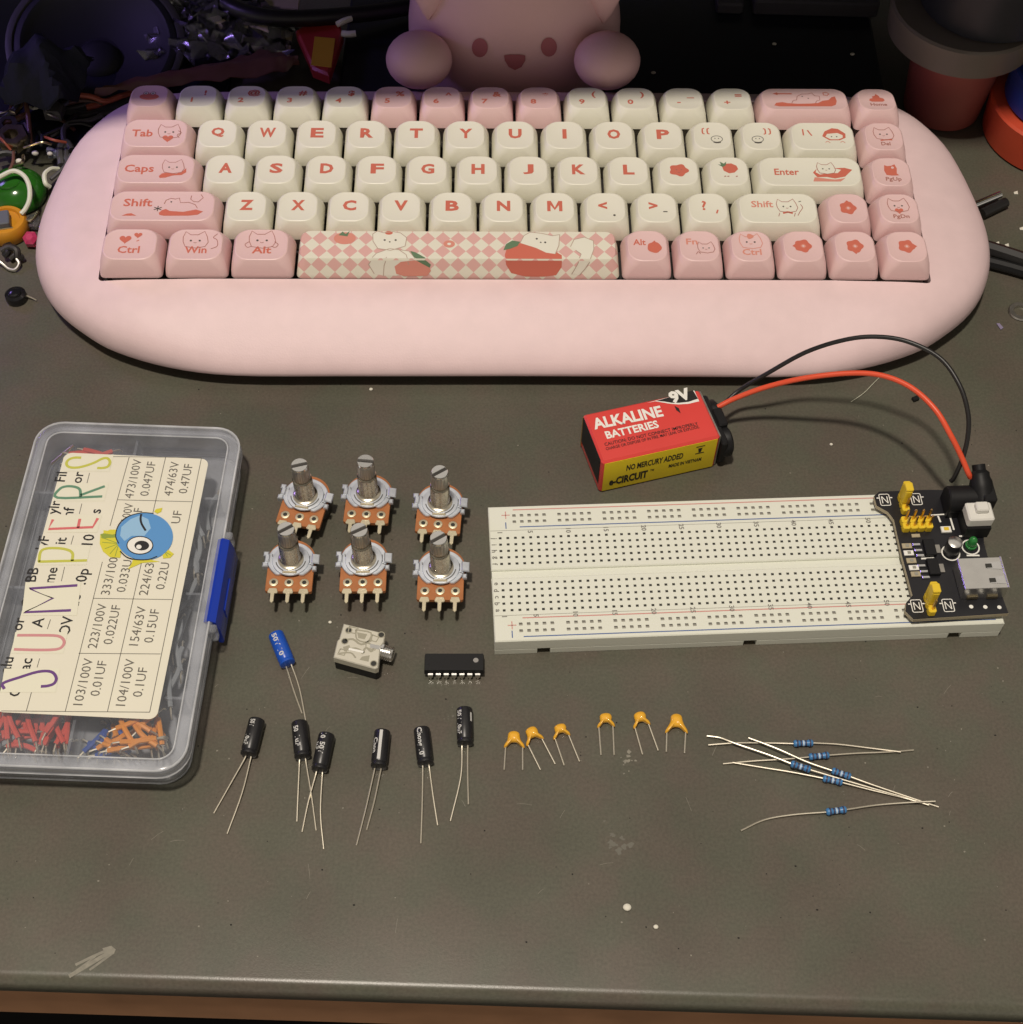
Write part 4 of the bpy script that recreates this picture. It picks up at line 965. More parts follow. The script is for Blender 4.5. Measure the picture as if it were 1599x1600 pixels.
fl([(186, 850), (181, 838), (186, 820), (200, 808), (222, 802), (240, 803)], .35, 'print_black', .1); fl([(188, 862), (198, 871), (212, 875), (232, 875), (246, 870)], .4, 'print_black', .1)
fl([(221, 804), (220, 812), (222, 820), (228, 830)], .7, 'print_black', .12)
fp([(219 + 21 * math.cos(t), 853 + 14.5 * math.sin(t)) for t in [2 * PI * i / 30 for i in range(30)]], 'print_black', .13)
fp([(219 + 19.4 * math.cos(t), 853 + 13 * math.sin(t)) for t in [2 * PI * i / 30 for i in range(30)]], 'print_white', .16)
fp([(222 + 11.5 * math.cos(t), 853.5 + 7.6 * math.sin(t)) for t in [2 * PI * i / 24 for i in range(24)]], 'print_black', .19)
fp([(217.5 + 4.2 * math.cos(t), 855.5 + 3.4 * math.sin(t)) for t in [2 * PI * i / 16 for i in range(16)]], 'print_white', .22)
o = a.build('fish_sticker', box_, flip=False); o.parent = lab
# contents
def stick(x, y, z, ang, L, color, nm, label, grp, r_=.85):
    ex, ey = abs(math.cos(ang)) * (L / 2 + 3.4) + 1, abs(math.sin(ang)) * (L / 2 + 3.4) + 1
    x = max(-28.5 + ex, min(28.5 - ex, x)); y = max(-57 + ey, min(58.5 - ey, y))
    t = thing(nm, label, 'wire', M=XM @ TR(x, y, z, ang), group=grp); mb = MB()
    h = L / 2; bow = random.uniform(-.12, .12) * L
    mb.tube([(-h, 0, 0), (-h / 3, bow, .6), (h / 3, bow, .6), (h, 0, 0)], r_, color, 7, 3); mb.build('insulation', t)
    mb = MB()
    for s_ in (-1, 1): mb.tube([(s_ * (h - .5), 0, 0), (s_ * (h + 2.4), 0, -.2), (s_ * (h + 3.2), .1, -2.0)], .3, 'lead_wire', 5, 2)
    mb.build('bare_end', t)
    return t
def place(n, xr_, yr_, zr_, Lr, col, nm, lab_, grp, angr=(0, PI)):
    for i in range(n):
        stick(random.uniform(*xr_), random.uniform(*yr_), random.uniform(*zr_), random.uniform(*angr), random.uniform(*Lr), col, nm, lab_, grp)
# compartments, in the box's own frame: front right, front left, back left, back right
place(20, (8, 27), (-57, -46), (5, 12.5), (6, 11), 'jumper_orange', 'jumper_wire', 'short orange jumper wire piece in the front right compartment of the clear box', 'orange jumper wires in the box')
place(20, (-28, -6), (-55, -44), (5, 12.5), (13, 20), 'jumper_red', 'jumper_wire', 'red jumper wire in the front left compartment of the clear box', 'red jumper wires at the front of the box', (PI * .3, PI * .62))
place(5, (-28, -8), (-54, -44), (4, 9), (9, 14), 'jumper_red', 'jumper_wire', 'red jumper wire in the front left compartment of the clear box', 'red jumper wires at the front of the box', (-.2, .3))
place(9, (-26, -6), (47, 55), (6, 12.5), (8, 15), 'jumper_red', 'jumper_wire', 'red jumper wire in the rear left compartment of the clear box', 'red jumper wires at the back of the box', (-.4, .5))
place(7, (-30, -6), (-56, -40), (3, 9), (9, 18), 'jumper_grey', 'jumper_wire', 'grey jumper wire among the red ones in the clear box', 'grey jumper wires in the box')
place(8, (3, 14), (-56, -46), (3, 7), (6, 10), 'jumper_blue', 'jumper_wire', 'blue jumper wire under the orange pieces in the clear box', 'blue jumper wires in the box')
place(18, (22, 28), (-34, 42), (3, 11), (8, 16), 'jumper_grey', 'jumper_wire', 'grey jumper wire along the right side of the clear box', 'grey jumper wires along the box side', (1.1, 2.0))
pn = thing('header_pin', 'bright metal pin in the rear left corner of the clear box', 'pin', M=XM @ TR(-27, 55, 9, .9)); a = MB(); a.tube([(-5, 0, 0), (5, 0, .5)], .5, 'brass', 6); a.build('shaft', pn)

# ================================================================== POTENTIOMETERS
def pot_parts(t, slot):
    a = MB(); a.lathe([(6.5, 0.05), (7.8, .4), (8.1, 1.2), (8.1, 4.8), (7.6, 5.2)], 'dark_metal', None, 30); a.build('back_cover', t)
    out = [(7.2, -11.4), (7.6, -11.0), (7.6, -3)] + [(7.9 * math.cos(x), 8.1 * math.sin(x) + .9) for x in [-.15 + (PI + .3) * i / 18 for i in range(19)]] + [(-7.6, -3), (-7.6, -11.0), (-7.2, -11.4)]
    a = MB(); a.prism(out, 5.2, 6.7, 'phenolic', bev=.12); bd = a.build('terminal_board', t)
    a = MB()
    pl_ = []
    for i in range(40):
        x = 2 * PI * i / 40; r_ = 7.7; X, Y = r_ * math.cos(x), 7.1 * math.sin(x) + .2
        pl_.append((X, max(-5.6 if abs(X) > 2.4 else -4.9, Y)))
    a.prism(pl_, 6.75, 7.9, 'plate_zinc', bev=.2)
    a.lathe([(6.2, 7.9), (6.0, 8.25), (4.2, 8.4), (3.8, 8.4)], 'plate_zinc', None, 32)
    for dy in (-2.2, 2.0): a.box((-8.3, dy + .4, 7.0), (1.9, 1.7, 2.4), 'plate_zinc', bev=.3)
    a.box((-7.8, .4, 7.9), (1.6, 3.0, .9), 'plate_zinc', bev=.3)
    a.box((8.2, .5, 0), (2.7, 3.7, .9), 'plate_zinc', bev=.3, M=Matrix.Translation((0, 0, 9.6)) @ Matrix.Rotation(.18, 4, 'Y'))
    a.box((7.9, -3.0, 7.5), (1.5, 1.7, 1.6), 'plate_zinc', bev=.3)
    a.box((0, -5.0, 8.2), (4.6, .8, .9), 'pin_tin', bev=.2)
    a.line([(4.9 * math.cos(q_), 4.9 * math.sin(q_)) for q_ in [PI * 1.08 + PI * .28 * i / 10 for i in range(11)]], .3, 'dark_metal', None, 8.42)
    a.line([(4.9 * math.cos(q_), 4.9 * math.sin(q_)) for q_ in [PI * 1.62 + PI * .34 * i / 10 for i in range(11)]], .3, 'dark_metal', None, 8.42)
    a.line([(6.1, 1.9), (6.2, -.9)], .22, 'dark_metal', None, 7.94); a.line([(6.2, -1.5), (7.2, -1.9)], .22, 'dark_metal', None, 7.94); a.line([(-6.3, 2.2), (-6.1, 1.2)], .22, 'dark_metal', None, 7.94)
    a.build('front_plate', t)
    a = MB(); pr = [(4.3, 8.3), (4.2, 8.8), (3.4, 9.0)]
    z = 9.0
    while z < 17.6: pr += [(3.3, z + .1), (3.1, z + .38), (3.3, z + .66)]; z += .75
    pr += [(3.25, 18.2), (2.9, 18.5)]
    a.lathe(pr, 'bushing_steel', None, 30); a.build('bushing', t)
    a = MB(); n = 54
    ring = lambda R_, z_, kn: [(R_ * (1 - (.05 if (i % 3 == 0 and kn) else 0)) * math.cos(2 * PI * i / n), R_ * (1 - (.05 if (i % 3 == 0 and kn) else 0)) * math.sin(2 * PI * i / n), z_) for i in range(n)]
    a.loft([ring(2.5, 18.3, 0), ring(2.5, 18.9, 0), ring(2.9, 19.2, 1), ring(2.9, 24.6, 1), ring(2.6, 25.2, 0)], 'tin_rough')
    # slotted end: two half caps with a dark groove between
    for s_ in (-1, 1):
        P = [(2.75 * math.cos(x), s_ * 2.75 * math.sin(x)) for x in [.2 + (PI - .4) * i / 14 for i in range(15)]]
        a.prism(P, 25.0, 26.0, 'steel_bright', bev=.12, M=Matrix.Rotation(slot, 4, 'Z'))
    a.box((0, 0, 25.22), (5.3, 1.1, .08), 'dark_metal', M=Matrix.Rotation(slot, 4, 'Z'))
    a.build('shaft', t, sharp=25)
    for x in (-5, 0, 5):
        a = MB(); hexa = [(x + 1.5 * math.cos(k * PI / 3 + .3), -8.2 + 1.5 * math.sin(k * PI / 3 + .3)) for k in range(6)]
        a.lathe([(1.55, 6.7), (1.5, 7.15), (1.0, 7.3), (.75, 7.3)], 'pin_tin', TR(x, -8.2), 12, True, False); a.poly(circ(.75, 12, x, -8.2), 'hole_dark', None, 7.22)
        o = a.build('rivet', t); o.parent = bd
        a = MB(); a.prism([(x - 1.2, -10.6), (x + 1.2, -10.6), (x + 1.7, -12.0), (x + 1.5, -12.4), (x + .65, -12.6), (x + .6, -15.6), (x, -16.3), (x - .6, -15.6), (x - .65, -12.6), (x - 1.5, -12.4), (x - 1.7, -12.0)], 6.75, 7.3, 'pin_tin', bev=.1); a.build('pin', t)
pots = [((478, 773), -.16, .45, 'rear left of the six, a pin hidden'), ((576, 770), -.02, -.05, 'rear middle of the six, slot level'), ((687, 784), -.03, .65, 'rear right of the six'),
        ((454, 875), .02, .6, 'front left of the six, above the blue capacitor'), ((569, 873), .03, .5, 'front middle of the six, above the audio jack'), ((690, 887), .01, .6, 'front right of the six, above the black chip')]
for (px, py), rz, sl_, lb_ in pots:
    c = at(px, py, 8.4)
    k_ = [p_[3] for p_ in pots].index(lb_); tl = ((.02, -.01), (-.015, .0), (.01, .02), (-.02, .015), (.015, -.015), (0, -.02))[k_]
    t = thing('potentiometer', 'metal shafted brown potentiometer, ' + lb_, 'potentiometer', group='potentiometers standing in two rows', M=TR(c.x, c.y, .12, rz) @ Matrix.Rotation(tl[0], 4, 'X') @ Matrix.Rotation(tl[1], 4, 'Y'))
    pot_parts(t, sl_)

# ================================================================== AUDIO JACK
j0, j1, j2, j3 = at(537, 974, 7.6), at(602, 990, 7.6), at(591, 1043, 7.6), at(521, 1027, 7.6)
jc = (j0 + j1 + j2 + j3) / 4; ja = math.atan2(j1.y - j0.y, j1.x - j0.x)
JM = TR(jc.x, jc.y, 0, ja); JI = JM.inverted()
jk = thing('audio_jack', 'small square cream audio jack socket with a silver threaded nose', 'audio jack', M=JM)
def jl(px, py, z=7.6): v = JI @ at(px, py, z); return (v.x, v.y)
sq = [jl(537, 974), jl(598, 988.5), jl(602, 992), jl(600, 1004), jl(595, 1010), jl(591, 1043), jl(586, 1045), jl(521, 1027), jl(527, 1001), jl(530, 998)]
a = MB(); a.prism(inset(sq, .15), .1, 4.2, 'black_plastic', bev=.2); a.build('base', jk)
a = MB(); a.prism(sq, 4.25, 7.6, 'jack_cream', bev=.3); cv = a.build('cover', jk)
a = MB(); zj = 7.65
for px, py in ((545, 985), (539, 1002), (596, 992), (584, 1037)): a.poly(circ(.9, 14, *jl(px, py)), 'hole_dark', None, zj); a.line(circ(1.05, 14, *jl(px, py)), .3, 'jack_emboss', None, zj + .01, 0, True)
for L, wd in (([(556, 984), (580, 989), (574, 1003), (558, 999), (556, 984)], .5), ([(540, 1000), (552, 999), (565, 1007), (582, 1000)], .7), ([(540, 1016), (556, 1013), (570, 1020)], .6), ([(566, 1022), (572, 1012), (580, 1018), (584, 1013)], .7), ([(530, 1021), (548, 1020), (556, 1028)], .5)): a.line([jl(*p) for p in L], wd, 'jack_emboss', None, zj, 3)
for L in ([(558, 988), (574, 991), (570, 999), (560, 997)], [(536, 1011), (546, 1008), (549, 1015), (538, 1018)], [(566, 1026), (578, 1024), (576, 1034), (562, 1031)]): a.poly([jl(*p) for p in L], 'jack_emboss', None, zj - .01)
a.line([jl(545, 1014), jl(568, 1019)], .8, 'print_white', None, zj + .02)
for L in ([(546, 979), (560, 982), (556, 990), (544, 988)], [(582, 992), (592, 996), (588, 1003), (580, 1001)], [(532, 1014), (542, 1016), (538, 1024), (528, 1022)], [(572, 1004), (590, 1010), (586, 1016), (572, 1012)]): a.line([jl(*p) for p in L], .4, 'jack_emboss', None, zj + .005, 0, True)
a.poly([jl(*p) for p in [(579, 1006), (594, 1009), (593, 1015), (578, 1012)]], 'steel_bright', None, zj + .03)
o = a.build('contact_pattern', jk, flip=False); o.parent = cv
a = MB(); n0 = jl(593, 1017, 4.6); FMj = frame((n0[0], n0[1], 4.4), (1, 0, 0))
prj = [(3.2, -.5), (3.2, .6), (2.5, .7)]
z = .7
while z < 4.2: prj += [(2.5, z + .1), (2.2, z + .35), (2.5, z + .6)]; z += .7
prj += [(2.3, 4.6), (1.3, 4.6), (1.2, 2)]
a.lathe(prj, 'tin', FMj, 24); a.box((n0[0] + .4, n0[1] + .5, 7.0), (2.6, 1.8, .7), 'steel_bright', bev=.2); a.build('threaded_nose', jk)

# ================================================================== CHIP
i0, i1 = at(664, 1021, 4.4), at(757, 1021, 4.4); ia = math.atan2(i1.y - i0.y, i1.x - i0.x); i2 = at(665, 1046, 4.2)
ic = thing('chip', 'black fourteen pin integrated circuit chip with silver legs', 'chip', M=TR((i0.x + i1.x) / 2, (i0.y + i2.y) / 2, 0, ia))
L_ = (i1 - i0).length
a = MB(); pr_ = lambda d: [(x, y) for x, y in rrect(L_ - d, 6.5 - d, .15, 2)]
a.loft([[(x, y, z) for x, y in pr_(d)] for d, z in ((.6, 1.0), (0, 2.6), (.0, 2.8), (.5, 4.5))], 'black_plastic'); bd = a.build('package', ic)
a = MB(); a.poly(circ(.85, 16, L_ / 2 - 2.6, .6), 'dot_grey', None, 4.53); a.poly(circ(.6, 12, -L_ / 2 + 1.0, -.5), 'black_gloss', None, 4.53)
o = a.build('index_dot', ic, flip=False); o.parent = bd
for s_ in (-1, 1):
    for k in range(7):
        x = (k - 3) * 2.54 * L_ / 19.3; a = MB()
        y0 = s_ * 3.1; y1 = s_ * 3.95
        pts = [(y0, 2.85, .78), (y1 - s_ * .15, 2.75, .78), (y1, 2.4, .78), (y1 + s_ * .1, 1.6, .7), (y1 + s_ * .15, 1.2, .3), (y1 + s_ * .25, .05, .24)]
        vs = []; fs = []
        for yy, z, h_ in pts: vs += [(x - h_, yy, z), (x + h_, yy, z), (x + h_, yy - s_ * .28, z - .2), (x - h_, yy - s_ * .28, z - .2)]
        for i in range(len(pts) - 1):
            for q_ in range(4): fs.append((4 * i + q_, 4 * i + (q_ + 1) % 4, 4 * i + 4 + (q_ + 1) % 4, 4 * i + 4 + q_))
        fs += [(3, 2, 1, 0), tuple(4 * (len(pts) - 1) + q_ for q_ in range(4))]
        a.add(vs, fs, 'tin'); a.build('pin', ic)

# ================================================================== ELECTROLYTIC CAPACITORS
def elco(name, label, top, bot, leads, sleeve, marks, group=None, rr=2.55):
    A = at(*top, rr); B_ = at(*bot, rr); ax = (B_ - A); L = ax.length; ax.normalize()
    M_ = frame(A, ax, (0, 0, 1)); t = thing(name, label, 'capacitor', M=M_, group=group)
    a = MB(); a.lathe([(rr - .55, 0), (rr - .15, .12), (rr, .5), (rr, L - 1.9), (rr - .22, L - 1.5), (rr - .22, L - 1.2), (rr, L - .8), (rr - .1, L - .15), (rr - .5, L)], sleeve, None, 28)
    body = a.build('sleeve', t)
    a = MB(); a.lathe([(rr - .6, -.01), (rr - .9, .02), (.05, .02)], 'tin', None, 24, False); o = a.build('end_cap', t)
    a = MB()
    for ang, z0, z1, wd, tx in marks:               # printed marks wrapped on the sleeve: angle from straight up, range along the axis
        if tx:
            v, f = text_mesh(tx, 2.2, .03); w0 = max(q_[0] for q_ in v) - min(q_[0] for q_ in v); k = (z1 - z0) / w0
            vs = [((rr + .03) * math.cos(ang - q_[1] / rr), (rr + .03) * math.sin(ang - q_[1] / rr), (z0 + z1) / 2 + q_[0] * k) for q_ in v]
            a.add(vs, f, 'print_silver')
        else:
            n = 6; vs = []
            for i in range(n + 1):
                x = ang - wd / 2 + wd * i / n; vs += [((rr + .02) * math.cos(x), (rr + .02) * math.sin(x), z0), ((rr + .02) * math.cos(x), (rr + .02) * math.sin(x), z1)]
            a.add(vs, [(2 * i, 2 * i + 2, 2 * i + 3, 2 * i + 1) for i in range(n)], 'print_silver')
    if marks: o = a.build('sleeve_print', t); o.parent = body
    for k, ld_ in enumerate(leads):
        a = MB(); side = M_.to_3x3() @ Vector((0, 1 if k == 0 else -1, 0))
        e = at(*ld_[0], rr - .2); s0 = A + ax * (L - .3); s0 = s0 + (e - s0) * 0
        pts = [A + ax * (L - .3) + side * 1.0 * (1 if (e - A).dot(side) > 0 else -1)] + [at(*q_, .35 + 1.6 * (1 - (i + 1) / len(ld_))) for i, q_ in enumerate(ld_)]
        a.tube(pts, .27, 'lead_wire', 8, 5); a.build('lead', t, world=True)
    return t
G1 = 'black capacitors laid out in a row'
W1 = [(.5, 1.2, 2.2, 1.0, ''), (.55, 6.2, 7.2, .6, ''), (-.2, 2.6, 4.6, .5, '10'), (.1, 6.4, 8.4, .5, '50V')]
elco('electrolytic_capacitor', 'black cylindrical capacitor with spread legs, leftmost of the black ones', (402, 1125), (388, 1180), [[(383, 1184), (360, 1225), (334, 1271)], [(392, 1184), (378, 1240), (355, 1303)]], 'sleeve_black', [(.35, .9, 3.4, 0, '50V'), (.55, 6.0, 9.6, 0, '10uF')], G1)
elco('electrolytic_capacitor', 'black cylindrical capacitor touched by the legs of the blue one', (468, 1129), (473, 1184), [[(468, 1190), (466, 1235), (464, 1284)], [(478, 1190), (487, 1245), (494, 1298)]], 'sleeve_black', [(.5, 2, 4, 0, '50'), (.4, 5.5, 9, 0, '1uF')], G1)
elco('electrolytic_capacitor', 'black cylindrical capacitor whose leg crosses the leg of its left neighbour', (511, 1148), (499, 1204), [[(494, 1208), (482, 1252), (472, 1300)], [(504, 1208), (501, 1270), (506, 1327)]], 'sleeve_black', [(.3, .6, 2.4, 0, '10'), (.2, 3.6, 7.6, 0, '50V'), (.9, 3.4, 6, 0, 'uF')], G1)
elco('electrolytic_capacitor', 'black cylindrical capacitor with a white stripe, third from right', (598, 1143), (592, 1199), [[(585, 1204), (572, 1262), (557, 1321)], [(595, 1204), (585, 1252), (573, 1297)]], 'sleeve_black', [(.05, .6, 10.4, .38, ''), (.75, 3, 8, 0, 'Chon')], G1)
elco('electrolytic_capacitor', 'black cylindrical capacitor with white lettering, second from right', (659, 1139), (665, 1194), [[(661, 1200), (660, 1260), (658, 1318)], [(671, 1200), (677, 1245), (684, 1290)]], 'sleeve_black', [(.35, .5, 9.8, 0, 'Chong 10')], G1)
elco('electrolytic_capacitor', 'black cylindrical capacitor lying higher than the others, rightmost', (726, 1108), (727, 1163), [[(722, 1168), (720, 1215), (704, 1283)], [(731, 1168), (731, 1215), (732, 1257)]], 'sleeve_black', [(.75, 1.2, 9.4, 0, '50V 10uF'), (-.9, 2, 5, .3, '')], G1)
elco('electrolytic_capacitor', 'bright blue cylindrical capacitor with two long legs', (431, 991), (450, 1038), [[(447, 1041), (460, 1082), (472, 1115)], [(456, 1040), (468, 1075), (478, 1126)]], 'sleeve_blue', [(.35, .8, 9.4, 0, '50V 10')])

# ================================================================== AMBER CERAMIC CAPACITORS
def cerm(label, top, la, lb_, ta, tb):
    a0, b0 = at(*la, 1.2), at(*lb_, 1.2); T = at(*top, 1.4); mid = (a0 + b0) / 2
    yv = T - mid; Hh = yv.length; yv.normalize(); xv = (b0 - a0).normalized(); hw = (b0 - a0).length / 2
    M_ = frame(mid, xv.cross(yv).normalized() if xv.cross(yv).z > 0 else -xv.cross(yv).normalized(), xv)
    t = thing('ceramic_capacitor', label, 'capacitor', M=M_, group='amber capacitors laid out in a row')
    I_ = M_.inverted(); tv = I_ @ T; cx2, hy = tv.x * .85, tv.y
    out = [(-hw - .45, -.9), (-hw - .55, 0), (-hw * .85 + cx2 * .5, hy * .32), (-1.95 + cx2, hy * .58), (-1.75 + cx2, hy * .85), (-1.0 + cx2, hy * .98), (cx2, hy * 1.02), (1.0 + cx2, hy * .98), (1.75 + cx2, hy * .85), (1.95 + cx2, hy * .58), (hw * .85 + cx2 * .5, hy * .32), (hw + .55, 0), (hw + .45, -.9), (hw - .25, -.5), (hw * .45, hy * .16), (0, hy * .22), (-hw * .45, hy * .16), (-hw + .25, -.5)]
    sm = [(q_.x, q_.y) for q_ in smooth_path([(x, y, 0) for x, y in out + [out[0]]], 3)][:-1]
    a = MB(); n = len(sm); cc = Vector((cx2 * .8, hy * .52))
    rings = []
    for k, z in ((.0, 0), (.06, .55), (.22, .95), (.5, 1.25), (.8, 1.38)):
        rings.append([(x + (cc.x - x) * k, y + (cc.y - y) * k, z) for x, y in sm])
    low = [[(x, y, -z * .8) for x, y, z in r_] for r_ in rings[1:]][::-1]
    a.loft(low + rings, 'amber'); a.build('body', t)
    for s_, e in ((a0, ta), (b0, tb)):
        a = MB(); E_ = at(*e, .4); a.tube([s_, s_.lerp(E_, .5), E_], .27, 'lead_wire', 8, 3); a.build('lead', t, world=True)
pfx = 'small amber teardrop capacitor, '
cerm(pfx + 'leftmost of the six', (803, 1143), (790.5, 1165), (817, 1165), (788, 1203), (817, 1203))
cerm(pfx + 'leaning and touching the leftmost one', (828, 1137), (824.5, 1162), (846, 1152), (845, 1203), (868, 1194))
cerm(pfx + 'leaning with legs to the lower right, third from left', (874, 1132), (867, 1152), (888, 1146), (882, 1196), (906, 1190))
cerm(pfx + 'upright with narrow parallel legs, above the grey smear', (946, 1115), (936, 1134), (958, 1132), (939.5, 1180), (960, 1180))
cerm(pfx + 'leaning, second from right', (998, 1113), (992, 1135), (1013, 1129), (1004.5, 1179), (1029, 1173))
cerm(pfx + 'upright, rightmost of the six', (1057, 1116), (1042.5, 1142), (1072, 1142), (1041.5, 1175), (1070, 1177))

# ================================================================== RESISTORS
def resis(label, c0_, c1_, la, lb_, zc):
    A, B_ = at(*c0_, zc), at(*c1_, zc); ax = (B_ - A); L = ax.length; M_ = frame(A, ax, (0, 0, 1))
    t = thing('resistor', label, 'resistor', M=M_, group='resistors in a loose heap')
    r_ = 1.05; a = MB(); a.lathe([(.3, 0), (.8, .1), (1.12, .5), (1.15, 1.3), (.92, 1.7), (.9, L / 2), (.92, L - 1.7), (1.15, L - 1.3), (1.12, L - .5), (.8, L - .1), (.3, L)], 'resistor_blue', None, 20); bd = a.build('body', t)
    a = MB()
    for k, m_ in ((.19, 'band_dark'), (.38, 'band_dark'), (.5, 'band_pale'), (.62, 'band_dark'), (.83, 'band_dark')):
        z = L * k; R_ = (1.17 if k in (.19, .83) else .95); a.lathe([(R_, z - .26), (R_, z + .26)], m_, None, 20, False, False)
    o = a.build('colour_band', t); o.parent = bd
    for s_, L2 in ((A, la), (B_, lb_)):
        a = MB(); a.tube([s_] + [at(*q_) for q_ in L2], .3, 'lead_wire', 8, 5); a.build('lead', t, world=True)
rp = 'blue banded resistor, '
resis(rp + 'nearest the back of the heap, almost level', (1240, 1162), (1271, 1161), [(1200, 1161, .9), (1150, 1161, 1.2), (1107, 1164, .8)], [(1310, 1163, 1.0), (1360, 1169, .8), (1408, 1175, 1.0)], 1.2)
resis(rp + 'second from the back, tilted slightly up to the right', (1264, 1183), (1296, 1180), [(1230, 1186, 1.2), (1180, 1189, .8), (1130, 1193.5, .5)], [(1340, 1177, 1.0), (1390, 1175, .8), (1428, 1172, .4)], 1.2)
resis(rp + 'on top of the crossing leads, left one of the slanting pair', (1236, 1193), (1267, 1203), [(1200, 1179, 2.2), (1150, 1162, 1.9), (1126, 1153, 1.2), (1105, 1150, .6)], [(1320, 1219, 1.8), (1385, 1238, 1.2), (1450, 1256, .5)], 2.3)
resis(rp + 'right one of the slanting pair in the middle', (1300, 1204), (1330, 1214), [(1260, 1190, 2.0), (1215, 1170, 2.4), (1170, 1153, 1.6)], [(1360, 1225, 1.6), (1410, 1242, 1.0), (1467, 1261, .4)], 1.9)
resis(rp + 'slanting below the pair, its left lead reaching far left', (1286, 1216), (1317, 1223), [(1240, 1207, 1.0), (1190, 1199, .8), (1145, 1191.5, .8)], [(1360, 1234, .9), (1410, 1246, .8), (1452, 1258, .9)], 1.2)
resis(rp + 'nearest the desk front, its left lead curved', (1291, 1269), (1323, 1265), [(1240, 1273, .8), (1195, 1281, .5), (1158, 1298, .4)], [(1370, 1258, 1.0), (1420, 1254, 1.4), (1462, 1252, 2.0)], 1.2)
# ================================================================== THINGS BEHIND AND BESIDE THE KEYBOARD
def one(mb, name, label, cat, group=None, sharp=38, base=None):
    """a thing that is a single mesh; its origin goes to its base point"""
    if base is None:
        xs = [v_.x for v_ in mb.v]; ys = [v_.y for v_ in mb.v]; zs = [v_.z for v_ in mb.v]
        base = Vector(((min(xs) + max(xs)) / 2, (min(ys) + max(ys)) / 2, min(zs)))
    base = Vector(base)
    mb.v = [v_ - base for v_ in mb.v]
    o = mb.build(name, None, sharp=sharp); o.location = base * U
    return tag(o, label, cat, group)
# flat black base with a grey bar, under an unseen board added to shade the back
MN = thing('device_base', 'flat black plastic base behind the keyboard with a grey bar on it', 'base', (-20, 290, 0))
a = MB(); a.box((-18, -6, 3), (232, 118, 5.8), 'monitor_black', r=14, bev=1.2); a.build('base_plate', MN)
a = MB(); g0 = at(1176, 17, 8); g1 = at(1372, 17, 8)
a.box(((g0.x + g1.x) / 2 + 20, g0.y - 290 + 16, 9.5), (g1.x - g0.x, 32, 7.4), 'stand_grey', r=2, bev=.8); a.box((g0.x + 20 - 10, g0.y - 290 + 16, 8.5), (12, 32, 5.4), 'stand_grey', r=1.5, bev=.8)
a.build('grey_bar', MN)
RS = thing('shade_board', 'unseen dark board added over the back of the desk to shade the clutter', 'shade board', M=TR(-20, 173, 0, .07))  # added out of view, only to cast shade on number row and clutter
a = MB(); a.box((0, 150, 179), (1000, 300, 18), 'monitor_black', r=4, bev=1.5); a.build('board', RS)
for x in (-480, 480): a = MB(); a.box((x, 175, 85), (20, 220, 169.8), 'monitor_black', r=2, bev=1); a.build('leg', RS)

# round coloured discs in two stacks behind the right end of the keyboard
gp = 'coloured discs stacked behind the keyboard'
def disc(px, py, z0, z1, r0, r1, col, label, base):
    c = at(px, py, base); t = thing('round_disc', label, 'disc', (c.x, c.y, z0), 0, gp); h = z1 - z0
    a = MB(); a.lathe([(r0 - 1.2, .1), (r0, 1.0), (r1, h - 1.0), (r1 - 1.0, h - .1)], col, None, 56); a.build('shell', t)
    a = MB(); a.lathe([(r1 * .62, h - .08), (r1 * .6, h + .06), (r1 * .2, h + .06)], col, None, 40, False, True); a.build('top_ring', t)
disc(1470, 168, 0, 38, 16, 19.5, 'disc_red_shaded', 'red round base, coloured duller for shade, at the bottom of the left stack', 0)  # the duller red puts the shade on this stack into the colour
disc(1463, 168, 38.1, 52, 29.5, 30.5, 'tape_grey', 'wide brownish grey disc in the middle of the left stack', 0)
disc(1488, 166, 52.1, 92, 26.5, 29, 'tape_black', 'black disc on top of the left stack', 0)
disc(1643, 209, 0, 18, 29, 30, 'tape_red', 'bright red disc at the bottom of the right stack', 0)
disc(1647, 209, 18.1, 34.5, 26, 26, 'tape_blue', 'dark blue disc in the middle of the right stack', 0)
disc(1648, 209, 34.6, 58, 18, 18, 'tape_yellow', 'yellow disc on top of the right stack', 0)

# left rear: loudspeaker cone, cloth, bags, cable, packet, wires
c = at(150, 68, 14); sn = Vector((.10, -.32, 1)).normalized(); SM = frame(c, sn, (1, .1, 0))
spk = thing('loudspeaker', 'large round black loudspeaker cone lying face up behind the keyboard', 'loudspeaker', M=SM)
a = MB(); n = 56; E = lambda r_, z: [(r_ * math.cos(2 * PI * i / n), r_ * .98 * math.sin(2 * PI * i / n), z) for i in range(n)]
a.loft([E(33, -9), E(37, -1), E(37.2, 1.2), E(36.2, 1.8), E(34.4, 1.6), E(34.0, .6)], 'rim_grey', None, True, False); a.build('rim', spk)
a = MB(); a.loft([E(34.0, .5), E(33, 1.3), E(31, 1.6), E(29.4, .6), E(28.6, -.4), E(18, -4.5), E(9, -8), E(8.5, -8)], 'cone_dark', None, False, True); a.build('cone', spk)
a = MB(); dx, dy = 3, -9; a.lathe([(9.2, -6.8), (8.4, -5.4), (6.0, -4.0), (3, -3.2), (.1, -3.0)], 'cone_dark', TR(0, -3, 0), 28); a.build('dust_cap', spk)
a = MB(); cc = at(58, 88, 30)
rr_ = random.Random(3); Pn = []
